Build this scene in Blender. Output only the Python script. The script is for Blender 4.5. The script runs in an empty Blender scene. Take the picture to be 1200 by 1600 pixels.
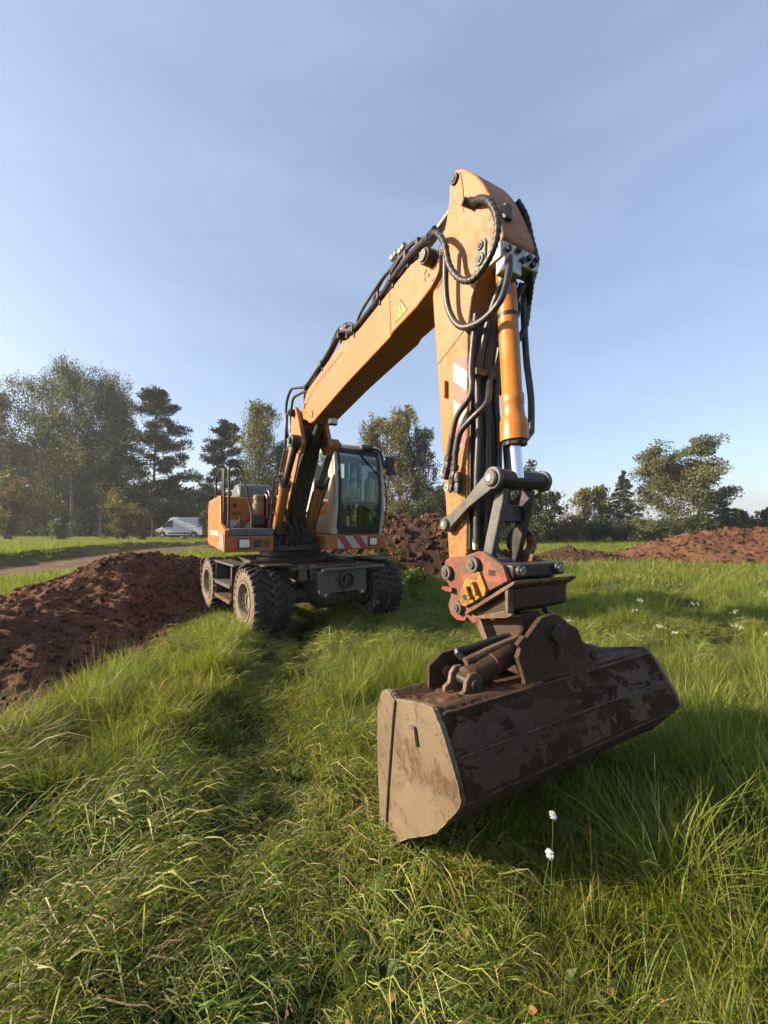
import bpy, math, random
import numpy as np
from mathutils import Vector, Matrix

rng = np.random.default_rng(7)
random.seed(7)
SC = bpy.context.scene
COL = SC.collection
PI = math.pi

# ------------------------------------------------------------------ camera, sky, sun, exposure
cam_data = bpy.data.cameras.new('camera')
cam = bpy.data.objects.new('camera', cam_data)
COL.objects.link(cam)
cam_data.sensor_fit = 'VERTICAL'
cam_data.sensor_height = 36.0
cam_data.lens = 36.0 * 600.0 / 1600.0            # phone ultra-wide lens
cam_data.clip_start = 0.05
cam_data.clip_end = 3000.0
cam.location = (0.0, 0.0, 1.6)
cam.rotation_euler = (PI / 2 + math.atan(22.0 / 600.0), 0.0, 0.0)
SC.camera = cam

SUN_AZ = math.radians(186.0)                     # direction towards the sun, from +X counter-clockwise
SUN_EL = math.radians(23.0)
sun_vec = Vector((math.cos(SUN_AZ) * math.cos(SUN_EL), math.sin(SUN_AZ) * math.cos(SUN_EL), math.sin(SUN_EL)))
sd = bpy.data.lights.new('sun', 'SUN')
sd.energy = 5.0
sd.angle = math.radians(0.6)
sd.color = (1.0, 0.84, 0.64)
sun = bpy.data.objects.new('sun', sd)
COL.objects.link(sun)
sun.rotation_euler = sun_vec.to_track_quat('Z', 'Y').to_euler()
sun.location = (-20, 0, 15)

world = bpy.data.worlds.new('World')
SC.world = world
world.use_nodes = True
wn, wl = world.node_tree.nodes, world.node_tree.links
wn.clear()
w_out = wn.new('ShaderNodeOutputWorld')
w_bg = wn.new('ShaderNodeBackground')
w_sky = wn.new('ShaderNodeTexSky')
w_sky.sky_type = 'NISHITA'
w_sky.sun_disc = False
w_sky.sun_elevation = SUN_EL
w_sky.sun_rotation = PI / 2 - SUN_AZ
w_sky.altitude = 100.0
w_sky.air_density = 1.0
w_sky.dust_density = 2.2
w_sky.ozone_density = 1.6
# thin high cirrus veil over the clear sky
w_tc = wn.new('ShaderNodeTexCoord')
w_map = wn.new('ShaderNodeMapping')
w_map.inputs['Scale'].default_value = (1.0, 1.6, 5.0)
w_map.inputs['Rotation'].default_value = (0.25, 0.35, 0.3)
w_no = wn.new('ShaderNodeTexNoise')
w_no.inputs['Scale'].default_value = 2.1
w_no.inputs['Detail'].default_value = 7.0
w_no.inputs['Roughness'].default_value = 0.55
w_no.inputs['Distortion'].default_value = 0.4
w_rm = wn.new('ShaderNodeMapRange')
w_rm.inputs['From Min'].default_value = 0.42
w_rm.inputs['From Max'].default_value = 0.80
w_rm.inputs['To Min'].default_value = 0.22
w_rm.inputs['To Max'].default_value = 0.31
w_mix = wn.new('ShaderNodeMix')
w_mix.data_type = 'RGBA'
w_mix.inputs['B'].default_value = (4.3, 5.3, 7.2, 1)
wl.new(w_tc.outputs['Generated'], w_map.inputs['Vector'])
wl.new(w_map.outputs['Vector'], w_no.inputs['Vector'])
wl.new(w_no.outputs['Fac'], w_rm.inputs['Value'])
wl.new(w_rm.outputs['Result'], w_mix.inputs['Factor'])
wl.new(w_sky.outputs['Color'], w_mix.inputs['A'])
wl.new(w_mix.outputs['Result'], w_bg.inputs['Color'])
w_bg.inputs["Strength"].default_value = 0.075
wl.new(w_bg.outputs['Background'], w_out.inputs['Surface'])

vs = SC.view_settings
vs.view_transform = 'Standard'
vs.look = 'None'
vs.exposure = 1.45
vs.gamma = 1.0
vs.use_curve_mapping = False
SC.cycles.use_denoising = True
SC.cycles.max_bounces = 5
SC.cycles.diffuse_bounces = 3
SC.cycles.glossy_bounces = 3
SC.cycles.volume_bounces = 0
SC.cycles.use_adaptive_sampling = True
SC.cycles.adaptive_threshold = 0.03
SC.cycles.transparent_max_bounces = 12
SC.cycles.sample_clamp_indirect = 6.0

# ------------------------------------------------------------------ helpers
class MB:
    """collects shapes for one mesh"""
    def __init__(s):
        s.v = []; s.f = []
    def add(s, V, F):
        o = len(s.v)
        s.v.extend([tuple(map(float, p)) for p in V])
        s.f.extend([tuple(int(i) + o for i in f) for f in F])
        return s
    def box(s, c, d, R=None):
        x, y, z = (q / 2 for q in d)
        V = [Vector((sx * x, sy * y, sz * z)) for sx in (-1, 1) for sy in (-1, 1) for sz in (-1, 1)]
        if R is not None:
            V = [R @ p for p in V]
        V = [p + Vector(c) for p in V]
        return s.add(V, [(0, 1, 3, 2), (4, 6, 7, 5), (0, 4, 5, 1), (2, 3, 7, 6), (0, 2, 6, 4), (1, 5, 7, 3)])
    def bx(s, x0, x1, y0, y1, z0, z1):
        return s.box(((x0 + x1) / 2, (y0 + y1) / 2, (z0 + z1) / 2), (abs(x1 - x0), abs(y1 - y0), abs(z1 - z0)))
    def prism(s, poly, y0, y1):
        """polygon in (x, z) pushed along y"""
        n = len(poly)
        V = [(p[0], y0, p[1]) for p in poly] + [(p[0], y1, p[1]) for p in poly]
        F = [tuple(range(n)), tuple(range(2 * n - 1, n - 1, -1))]
        F += [(i, i + n, (i + 1) % n + n, (i + 1) % n) for i in range(n)]
        return s.add(V, F)
    def prism_x(s, poly, x0, x1):
        """polygon in (y, z) pushed along x"""
        n = len(poly)
        V = [(x0, p[0], p[1]) for p in poly] + [(x1, p[0], p[1]) for p in poly]
        F = [tuple(range(n)), tuple(range(2 * n - 1, n - 1, -1))]
        F += [(i, i + n, (i + 1) % n + n, (i + 1) % n) for i in range(n)]
        return s.add(V, F)
    def cyl(s, p0, p1, r0, r1=None, n=16):
        return s.lathe([(r0, 0.0), (r0 if r1 is None else r1, 1.0)], p0, p1, n)
    def lathe(s, prof, p0, p1, n=24, cap=True):
        """profile (radius, 0..1 along p0-p1)"""
        p0 = Vector(p0); ax = Vector(p1) - p0
        z = ax.normalized()
        x = z.orthogonal().normalized(); y = z.cross(x)
        V = []; F = []
        for r, t in prof:
            for k in range(n):
                a = 2 * PI * k / n
                V.append(p0 + ax * t + x * (r * math.cos(a)) + y * (r * math.sin(a)))
        m = len(prof)
        for i in range(m - 1):
            for k in range(n):
                k2 = (k + 1) % n
                F.append((i * n + k, i * n + k2, (i + 1) * n + k2, (i + 1) * n + k))
        if cap:
            F.append(tuple(range(n - 1, -1, -1)))
            F.append(tuple(range((m - 1) * n, m * n)))
        return s.add(V, F)
    def tube(s, pts, r, n=8, taper=None, smooth=3):
        pts = [Vector(p) for p in pts]
        if smooth and len(pts) > 2:
            pts = catmull(pts, smooth)
        m = len(pts)
        rr = [r] * m if taper is None else [r + (taper - r) * i / (m - 1) for i in range(m)]
        t0 = (pts[1] - pts[0]).normalized()
        x = t0.orthogonal().normalized()
        V = []; F = []
        for i, p in enumerate(pts):
            t = (pts[min(i + 1, m - 1)] - pts[max(i - 1, 0)]).normalized()
            x = (x - t * x.dot(t))
            if x.length < 1e-6: x = t.orthogonal()
            x.normalize(); y = t.cross(x)
            for k in range(n):
                a = 2 * PI * k / n
                V.append(p + x * (rr[i] * math.cos(a)) + y * (rr[i] * math.sin(a)))
        for i in range(m - 1):
            for k in range(n):
                k2 = (k + 1) % n
                F.append((i * n + k, i * n + k2, (i + 1) * n + k2, (i + 1) * n + k))
        F.append(tuple(range(n - 1, -1, -1)))
        F.append(tuple(range((m - 1) * n, m * n)))
        return s.add(V, F)
    def build(s, name, mat, parent=None, bevel=0.0, smooth=True, ang=38, seg=2):
        me = bpy.data.meshes.new(name)
        me.from_pydata(s.v, [], s.f)
        me.validate()
        return finish(name, me, mat, parent, bevel, smooth, ang, seg)

def finish(name, me, mat, parent=None, bevel=0.0, smooth=True, ang=38, seg=2):
    if smooth:
        me.shade_smooth()
        me.set_sharp_from_angle(angle=math.radians(ang))
    if mat is not None:
        me.materials.append(mat)
    o = bpy.data.objects.new(name, me)
    COL.objects.link(o)
    if parent is not None:
        o.parent = parent
    if bevel > 0:
        m = o.modifiers.new('edge', 'BEVEL')
        m.width = bevel; m.segments = seg; m.limit_method = 'ANGLE'; m.angle_limit = math.radians(35)
        m.harden_normals = False
    return o

def catmull(P, k):
    out = []
    n = len(P)
    for i in range(n - 1):
        p0, p1, p2, p3 = P[max(i - 1, 0)], P[i], P[i + 1], P[min(i + 2, n - 1)]
        for j in range(k):
            t = j / k
            out.append(0.5 * ((2 * p1) + (p2 - p0) * t + (2 * p0 - 5 * p1 + 4 * p2 - p3) * t * t + (3 * p1 - p0 - 3 * p2 + p3) * t ** 3))
    out.append(P[-1])
    return out

def np_mesh(name, V, F, mat=None, parent=None, smooth=False, colattr=None, nside=4):
    """fast mesh from arrays; F is (n, nside)"""
    me = bpy.data.meshes.new(name)
    V = np.asarray(V, np.float32); F = np.asarray(F, np.int32)
    me.vertices.add(len(V)); me.vertices.foreach_set('co', V.ravel())
    me.loops.add(F.size); me.loops.foreach_set('vertex_index', F.ravel())
    me.polygons.add(len(F))
    me.polygons.foreach_set('loop_start', np.arange(0, F.size, nside, dtype=np.int32))
    if colattr is not None:
        a = me.attributes.new('tint', 'FLOAT_COLOR', 'POINT')
        a.data.foreach_set('color', np.c_[colattr, np.ones(len(V))].astype(np.float32).ravel())
    me.update(calc_edges=True)
    if smooth:
        me.shade_smooth()
    if mat is not None:
        me.materials.append(mat)
    o = bpy.data.objects.new(name, me)
    if parent is not False:
        COL.objects.link(o)
        if parent is not None:
            o.parent = parent
    return o

def empty(name, loc=(0, 0, 0), rz=0.0):
    o = bpy.data.objects.new(name, None)
    o.empty_display_size = 0.3
    COL.objects.link(o)
    o.location = loc; o.rotation_euler = (0, 0, rz)
    return o

def tag(o, label=None, cat=None, group=None, kind=None):
    if label: o['label'] = label
    if cat: o['category'] = cat
    if group: o['group'] = group
    if kind: o['kind'] = kind
    return o

def copy_tree(o, parent=None):
    c = o.copy(); COL.objects.link(c)
    c.parent = parent
    for ch in list(o.children):
        copy_tree(ch, c)
    return c

# value-noise in numpy
def _hash(ix, iy, seed):
    h = (ix.astype(np.int64) * 374761393 + iy.astype(np.int64) * 668265263 + seed * 1442695041) & 0xffffffff
    h = ((h ^ (h >> 13)) * 1274126177) & 0xffffffff
    h = h ^ (h >> 16)
    return (h & 0xffffff) / float(0xffffff)
def vnoise(x, y, seed=0):
    x = np.asarray(x, float); y = np.asarray(y, float)
    ix = np.floor(x); iy = np.floor(y)
    fx = x - ix; fy = y - iy
    fx = fx * fx * fx * (fx * (fx * 6 - 15) + 10); fy = fy * fy * fy * (fy * (fy * 6 - 15) + 10)
    a = _hash(ix, iy, seed); b = _hash(ix + 1, iy, seed); c = _hash(ix, iy + 1, seed); d = _hash(ix + 1, iy + 1, seed)
    return (a + (b - a) * fx) * (1 - fy) + (c + (d - c) * fx) * fy
def fbm(x, y, seed=0, octv=4, gain=0.5):
    s = 0; amp = 1; tot = 0
    for k in range(octv):
        s = s + amp * (vnoise(x * 2 ** k + 17.3 * k, y * 2 ** k - 9.1 * k, seed + k) - 0.5)
        tot += amp; amp *= gain
    return s / tot
def sstep(a, b, x):
    t = np.clip((np.asarray(x, float) - a) / (b - a), 0, 1)
    return t * t * (3 - 2 * t)

# ------------------------------------------------------------------ materials
class NT:
    def __init__(s, name):
        s.m = bpy.data.materials.new(name); s.m.use_nodes = True
        s.n = s.m.node_tree.nodes; s.l = s.m.node_tree.links
        s.n.clear()
        s.out = s.n.new('ShaderNodeOutputMaterial')
        s.tc = s.n.new('ShaderNodeTexCoord')
        s.co = s.tc.outputs['Object']
    def set(s, node, **k):
        for a, v in k.items():
            key = a.replace('_', ' ')
            inp = node.inputs[key] if key in node.inputs else node.inputs[a]
            if hasattr(v, 'is_linked') or isinstance(v, bpy.types.NodeSocket):
                s.l.new(v, inp)
            else:
                if isinstance(v, (tuple, list)) and len(v) == 3 and inp.type == 'RGBA':
                    v = (*v, 1)
                inp.default_value = v
        return node
    def noise(s, scale, detail=4, rough=0.55, dist=0.0, vec=None, out='Fac'):
        n = s.n.new('ShaderNodeTexNoise')
        s.set(n, Vector=vec or s.co, Scale=scale, Detail=detail, Roughness=rough, Distortion=dist)
        return n.outputs[out]
    def voro(s, scale, vec=None, feature='F1', out='Distance'):
        n = s.n.new('ShaderNodeTexVoronoi'); n.feature = feature
        s.set(n, Vector=vec or s.co, Scale=scale)
        return n.outputs[out]
    def mapv(s, scale=(1, 1, 1), rot=(0, 0, 0), loc=(0, 0, 0)):
        n = s.n.new('ShaderNodeMapping')
        s.set(n, Vector=s.co, Scale=scale, Rotation=rot, Location=loc)
        return n.outputs['Vector']
    def rng(s, v, a, b, c=0.0, d=1.0):
        n = s.n.new('ShaderNodeMapRange')
        s.set(n, Value=v); n.inputs['From Min'].default_value = a; n.inputs['From Max'].default_value = b
        n.inputs['To Min'].default_value = c; n.inputs['To Max'].default_value = d
        return n.outputs['Result']
    def mix(s, f, a, b, mode='MIX'):
        n = s.n.new('ShaderNodeMix'); n.data_type = 'RGBA'; n.blend_type = mode
        for nm, v in (('Factor', f), ('A', a), ('B', b)):
            i = [q for q in n.inputs if q.name == nm and q.enabled][0]
            if isinstance(v, bpy.types.NodeSocket): s.l.new(v, i)
            else: i.default_value = v if not isinstance(v, tuple) or len(v) == 4 else (*v, 1)
        return [q for q in n.outputs if q.enabled][0]
    def math(s, op, a, b=0.0, clamp=False):
        n = s.n.new('ShaderNodeMath'); n.operation = op; n.use_clamp = clamp
        for i, v in enumerate((a, b)):
            if isinstance(v, bpy.types.NodeSocket): s.l.new(v, n.inputs[i])
            else: n.inputs[i].default_value = v
        return n.outputs[0]
    def bump(s, h, strength=0.3, dist=0.01):
        n = s.n.new('ShaderNodeBump')
        s.set(n, Height=h, Strength=strength, Distance=dist)
        return n.outputs['Normal']
    def bsdf(s, **k):
        n = s.n.new('ShaderNodeBsdfPrincipled')
        s.set(n, **k)
        return n
    def done(s, shader):
        s.l.new(shader, s.out.inputs['Surface'])
        return s.m

def paint(name, base, faded, splash=None, dirt=(0.05, 0.035, 0.022), grime=0.5, spots=0.5, rough=0.45, scale=1.0, rust=None, spec=0.4):
    t = NT(name)
    big = t.noise(1.7 * scale, 5, 0.6)
    col = t.mix(t.rng(big, 0.35, 0.68), base, faded)
    streak = t.noise(3.0 * scale, 5, 0.6, 0.3, t.mapv((1, 1, 0.22)))
    med = t.noise(9 * scale, 6, 0.65)
    g = t.math('MULTIPLY', t.rng(streak, 0.50, 0.78), t.rng(med, 0.38, 0.66))
    col = t.mix(t.math('MULTIPLY', g, grime, True), col, dirt)
    sp = t.noise(55 * scale, 3, 0.6, 0.6)
    spm = t.math('MULTIPLY', t.rng(sp, 0.585, 0.66), t.rng(t.noise(2.6 * scale, 3), 0.36, 0.58))
    col = t.mix(t.math('MULTIPLY', spm, spots * 1.4, True), col, dirt)
    scr = t.noise(22 * scale, 4, 0.6, 0.2, t.mapv((0.25, 1.0, 1.6), (0.3, 0.5, 0.2)))
    col = t.mix(t.math('MULTIPLY', t.rng(scr, 0.655, 0.70), spots * 0.7, True), col, dirt)
    if splash is not None:                             # mud thrown up from the bucket end
        sz = t.n.new('ShaderNodeSeparateXYZ'); t.l.new(t.co, sz.inputs[0])
        lo = t.rng(sz.outputs['Z'], splash[1], splash[0])
        f1 = t.math('MULTIPLY', t.rng(t.noise(34, 5, 0.7, 0.5), 0.55, 0.64), lo)
        f2 = t.math('MULTIPLY', t.rng(t.noise(7, 6, 0.7, 0.4, t.mapv((1, 1, 0.45))), 0.52, 0.66, 0, 0.55), lo)
        col = t.mix(t.math('MAXIMUM', f1, f2), col, (0.055, 0.036, 0.022))
    if rust is not None:
        rm = t.math('MULTIPLY', t.rng(t.noise(14 * scale, 6, 0.7), 0.55, 0.63), t.rng(t.noise(4 * scale, 3), 0.45, 0.6))
        col = t.mix(rm, col, rust)
    rr = t.rng(med, 0.3, 0.7, rough - 0.08, rough + 0.25)
    nb = t.bump(t.noise(30 * scale, 5, 0.7), 0.12, 0.01)
    b = t.bsdf(Base_Color=col, Roughness=rr, Normal=nb)
    b.inputs['Specular IOR Level'].default_value = spec
    return t.done(b.outputs[0])

def plain(name, col, rough=0.6, metal=0.0, var=0.25, scale=6.0, bump=0.1, spec=0.4, dust=None, dust_amt=0.5):
    t = NT(name)
    n = t.noise(scale, 6, 0.65)
    c = t.mix(t.rng(n, 0.3, 0.7), tuple(q * (1 - var) for q in col), tuple(min(q * (1 + var), 1) for q in col))
    if dust is not None:
        dm = t.rng(t.noise(scale * 0.8, 6, 0.7, 0.5), 0.42, 0.68, 0, dust_amt)
        c = t.mix(dm, c, dust)
    b = t.bsdf(Base_Color=c, Roughness=t.rng(n, 0.3, 0.7, max(rough - 0.1, 0.03), min(rough + 0.12, 1)), Metallic=metal,
               Normal=t.bump(t.noise(scale * 5, 4, 0.6), bump, 0.01))
    b.inputs['Specular IOR Level'].default_value = spec
    return t.done(b.outputs[0])

def stripes(name, vec, width, c1, c2, dirt=0.35, off=0.0):
    """diagonal warning stripes printed on a panel: bands along dot(object xyz, vec)"""
    t = NT(name)
    n = t.n.new('ShaderNodeVectorMath'); n.operation = 'DOT_PRODUCT'
    t.l.new(t.co, n.inputs[0]); n.inputs[1].default_value = vec
    v = t.math('FRACT', t.math('ADD', t.math('DIVIDE', n.outputs['Value'], width), off))
    col = t.mix(t.math('GREATER_THAN', v, 0.5), c1, c2)
    wear = t.noise(26, 6, 0.7)
    col = t.mix(t.rng(wear, 0.52, 0.72, 0, dirt), col, (0.2, 0.15, 0.10))
    b = t.bsdf(Base_Color=col, Roughness=0.5)
    return t.done(b.outputs[0])

def muddy(name, base, light, mud, mud2, cover, scale=1.0, rough=0.6, fleck=(0.12, 0.05, 0.02)):
    t = NT(name)
    a = t.noise(2.1 * scale, 7, 0.68, 0.5)
    b = t.noise(6.5 * scale, 7, 0.7, 0.8)
    c = t.noise(26 * scale, 6, 0.7)
    col = t.mix(t.rng(t.noise(1.3 * scale, 4, 0.6), 0.38, 0.62), base, light)
    col = t.mix(t.rng(c, 0.5, 0.75, 0, 0.35), col, tuple(q * 0.55 for q in base))
    mm = t.rng(t.math('ADD', t.math('MULTIPLY', a, 0.6), t.math('MULTIPLY', b, 0.4)), cover, cover + 0.085)
    col = t.mix(t.math('MULTIPLY', mm, 0.92), col, t.mix(t.rng(c, 0.35, 0.65), mud, mud2))
    scr = t.noise(16 * scale, 5, 0.65, 0.3, t.mapv((1.0, 0.3, 1.0), (0.4, 0.2, 0.6)))
    col = t.mix(t.rng(scr, 0.66, 0.70, 0, 0.8), col, mud)
    col = t.mix(t.rng(t.noise(60 * scale, 3, 0.6), 0.66, 0.72, 0, 0.8), col, fleck)
    bv = t.n.new('ShaderNodeBevel'); bv.samples = 4; bv.inputs['Radius'].default_value = 0.007
    ge = t.n.new('ShaderNodeNewGeometry'); dp = t.n.new('ShaderNodeVectorMath'); dp.operation = 'DOT_PRODUCT'
    t.l.new(bv.outputs[0], dp.inputs[0]); t.l.new(ge.outputs['Normal'], dp.inputs[1])
    edge = t.math('MULTIPLY', t.rng(dp.outputs['Value'], 0.985, 0.90), t.rng(t.noise(30, 4, 0.7), 0.42, 0.56))
    col = t.mix(t.math('MULTIPLY', edge, 0.75, True), col, tuple(min(q * 2.2 + 0.03, 0.5) for q in light))
    h = t.math('ADD', t.math('MULTIPLY', mm, 0.6), t.math('MULTIPLY', c, 0.5))
    bs = t.bsdf(Base_Color=col, Roughness=t.rng(mm, 0, 1, rough - 0.12, 0.9), Normal=t.bump(h, 0.55, 0.008))
    bs.inputs['Specular IOR Level'].default_value = 0.22
    return t.done(bs.outputs[0])
DUST = (0.22, 0.15, 0.09)
M = {}
M['yellow'] = paint('yellow_paint', (0.285, 0.108, 0.023), (0.305, 0.128, 0.035), grime=0.6, spots=0.8)
M['yellow_low'] = muddy('muddy_yellow_paint', (0.32, 0.14, 0.022), (0.34, 0.16, 0.034), (0.075, 0.05, 0.03), (0.13, 0.09, 0.05), 0.475, 5.0)
M['stick'] = paint('splashed_yellow_paint', (0.285, 0.108, 0.023), (0.305, 0.128, 0.035), (1.3, 2.9), grime=0.6, spots=0.9)
M['orange'] = paint('orange_paint', (0.32, 0.100, 0.014), (0.33, 0.118, 0.022), grime=0.6, spots=0.6)
M['cyl_paint'] = paint('fresh_orange_paint', (0.36, 0.118, 0.010), (0.37, 0.135, 0.014), grime=0.2, spots=0.3, rough=0.28, spec=0.5)
M['red'] = muddy('worn_red_paint', (0.19, 0.036, 0.025), (0.20, 0.075, 0.05), (0.070, 0.050, 0.036), (0.125, 0.085, 0.055), 0.462, 4.5)
M['rust'] = muddy('rusty_steel', (0.075, 0.047, 0.032), (0.14, 0.095, 0.06), (0.045, 0.026, 0.017), (0.10, 0.05, 0.025), 0.50, 3.0)
M['bucket'] = muddy('shade_darkened_muddy_steel', (0.037, 0.021, 0.0125), (0.064, 0.040, 0.025), (0.028, 0.0140, 0.0085), (0.066, 0.035, 0.0195), 0.470, 1.0, 0.80)  # mud colour, lowered further to put the front's shade into it
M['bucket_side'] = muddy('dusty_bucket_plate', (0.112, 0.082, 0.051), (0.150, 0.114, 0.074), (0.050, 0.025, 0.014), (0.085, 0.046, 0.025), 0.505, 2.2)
M['greysteel'] = plain('grey_painted_steel', (0.06, 0.056, 0.050), 0.55, 0.0, 0.3, 9, 0.15, dust=(0.13, 0.09, 0.055), dust_amt=0.5)
M['link'] = plain('grey_link_steel', (0.095, 0.092, 0.086), 0.5, 0.2, 0.3, 14, 0.15, dust=(0.03, 0.028, 0.026), dust_amt=0.6)
M['darksteel'] = plain('dark_greasy_steel', (0.028, 0.026, 0.025), 0.45, 0.2, 0.4, 12, 0.15, dust=(0.10, 0.075, 0.05), dust_amt=0.35)
M['black'] = plain('black_plastic', (0.013, 0.013, 0.014), 0.5, 0, 0.3, 10, 0.1, dust=(0.07, 0.06, 0.05), dust_amt=0.2)
M['hose'] = plain('black_rubber_hose', (0.016, 0.016, 0.017), 0.42, 0, 0.3, 20, 0.1, spec=0.5, dust=(0.10, 0.085, 0.065), dust_amt=0.25)
M['chrome'] = plain('polished_rod', (0.62, 0.62, 0.63), 0.12, 1.0, 0.05, 8, 0.02)
M['zinc'] = plain('zinc_fitting', (0.45, 0.43, 0.38), 0.4, 0.7, 0.25, 20, 0.1, dust=(0.06, 0.05, 0.04), dust_amt=0.5)
M['tyre'] = plain('dusty_tyre_rubber', (0.030, 0.028, 0.026), 0.75, 0, 0.3, 9, 0.2, spec=0.25, dust=(0.15, 0.11, 0.07), dust_amt=0.5)
M['tyre_side'] = plain('dusty_tyre_side', (0.12, 0.092, 0.065), 0.85, 0, 0.35, 9, 0.2, spec=0.2, dust=(0.25, 0.185, 0.12), dust_amt=0.8)
M['rim'] = plain('dusty_rim_paint', (0.17, 0.145, 0.10), 0.6, 0, 0.25, 8, 0.12, dust=(0.16, 0.105, 0.06), dust_amt=0.6)
M['cream'] = paint('cream_cab_paint', (0.38, 0.355, 0.275), (0.42, 0.40, 0.325), dirt=(0.18, 0.13, 0.08), grime=0.7, spots=0.4, rough=0.35)
M['white_lamp'] = plain('lamp_lens', (0.62, 0.60, 0.54), 0.2, 0, 0.1, 20, 0.05, spec=0.6)
M['red_lamp'] = plain('red_lamp_lens', (0.40, 0.05, 0.02), 0.25, 0, 0.2, 20, 0.05, spec=0.6)
M['amber'] = plain('amber_plastic', (0.65, 0.28, 0.05), 0.35, 0, 0.1, 20, 0.05)
M['greyplastic'] = plain('grey_plastic_hood', (0.07, 0.085, 0.095), 0.5, 0, 0.2, 6, 0.05, dust=(0.16, 0.14, 0.11), dust_amt=0.4)
M['teal'] = plain('pale_teal_sheet', (0.30, 0.42, 0.40), 0.35, 0, 0.2, 5, 0.05)
M['van'] = plain('white_van_paint', (0.56, 0.58, 0.62), 0.3, 0, 0.04, 2, 0.0, spec=0.5)
RED_S, WHITE_S = (0.27, 0.018, 0.020), (0.34, 0.325, 0.29)

def glass_mat(name, tint=(0.75, 0.85, 0.83), mixf=0.15, rough=0.02):
    t = NT(name)
    tr = t.n.new('ShaderNodeBsdfTransparent'); tr.inputs['Color'].default_value = (*tint, 1)
    gl = t.n.new('ShaderNodeBsdfGlossy'); gl.inputs['Roughness'].default_value = rough
    gl.inputs['Color'].default_value = (0.9, 0.95, 0.95, 1)
    fr = t.n.new('ShaderNodeFresnel'); fr.inputs['IOR'].default_value = 1.5
    dirt = t.n.new('ShaderNodeBsdfDiffuse'); dirt.inputs['Color'].default_value = (0.30, 0.28, 0.23, 1)
    m1 = t.n.new('ShaderNodeMixShader'); m2 = t.n.new('ShaderNodeMixShader')
    t.l.new(t.math('ADD', fr.outputs[0], mixf * 0.4, True), m1.inputs[0]); t.l.new(tr.outputs[0], m1.inputs[1]); t.l.new(gl.outputs[0], m1.inputs[2])
    t.l.new(t.rng(t.noise(5, 5, 0.7), 0.45, 0.75, 0.0, 0.07), m2.inputs[0]); t.l.new(m1.outputs[0], m2.inputs[1]); t.l.new(dirt.outputs[0], m2.inputs[2])
    return t.done(m2.outputs[0])
M['glass'] = glass_mat('tinted_cab_glass', (0.84, 0.93, 0.90), 0.0)
M['van_glass'] = plain('dark_van_glass', (0.012, 0.015, 0.018), 0.08, 0, 0.2, 3, 0.0, spec=0.6)
# ------------------------------------------------------------------ ground, path, soil banks
def seg_dist(x, y, P):
    """distance to a polyline, signed side (left +) and interpolated extras"""
    x = np.asarray(x, float); y = np.asarray(y, float)
    best = np.full(x.shape, 1e9); side = np.zeros(x.shape); ex = [np.zeros(x.shape) for _ in range(len(P[0]) - 2)]
    for a, b in zip(P[:-1], P[1:]):
        dx, dy = b[0] - a[0], b[1] - a[1]
        L2 = dx * dx + dy * dy
        t = np.clip(((x - a[0]) * dx + (y - a[1]) * dy) / L2, 0, 1)
        d = np.hypot(x - a[0] - t * dx, y - a[1] - t * dy)
        k = d < best
        best = np.where(k, d, best)
        side = np.where(k, np.sign(dx * (y - a[1]) - dy * (x - a[0])), side)
        for i in range(len(ex)):
            ex[i] = np.where(k, a[2 + i] + t * (b[2 + i] - a[2 + i]), ex[i])
    return best, side, ex

PATH = [(-11.6, 6.0), (-12.2, 10.0), (-13.0, 14.0), (-14.0, 20.0), (-14.8, 27.0), (-13.5, 33.0), (-8.0, 36.5), (2.0, 37.5), (14.0, 38.0)]
RUT = [(-0.30, 0.8), (-0.50, 1.7), (-0.84, 2.6), (-1.02, 3.4), (-1.10, 4.2), (-1.24, 5.6), (-1.3, 6.2)]
RUT2 = [(1.5, 3.0), (0.9, 4.6), (0.5, 6.2), (0.2, 7.6)]
BANK = [(-4.9, 1.6, 0.30, 1.5), (-5.0, 3.4, 0.46, 1.7), (-5.1, 5.2, 0.60, 1.65), (-5.3, 6.4, 0.72, 1.6), (-5.4, 7.6, 1.08, 1.5), (-5.3, 8.8, 1.10, 1.45), (-5.1, 10.0, 0.85, 1.4), (-4.9, 11.0, 0.6, 1.3), (-4.4, 12.6, 0.2, 1.1)]
FOOT = [(-2.75, 2.2), (-2.75, 3.5), (-2.70, 4.4), (-2.95, 5.4), (-3.10, 6.4), (-3.5, 8.2), (-3.6, 11.0), (-3.4, 13.0)]

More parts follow.
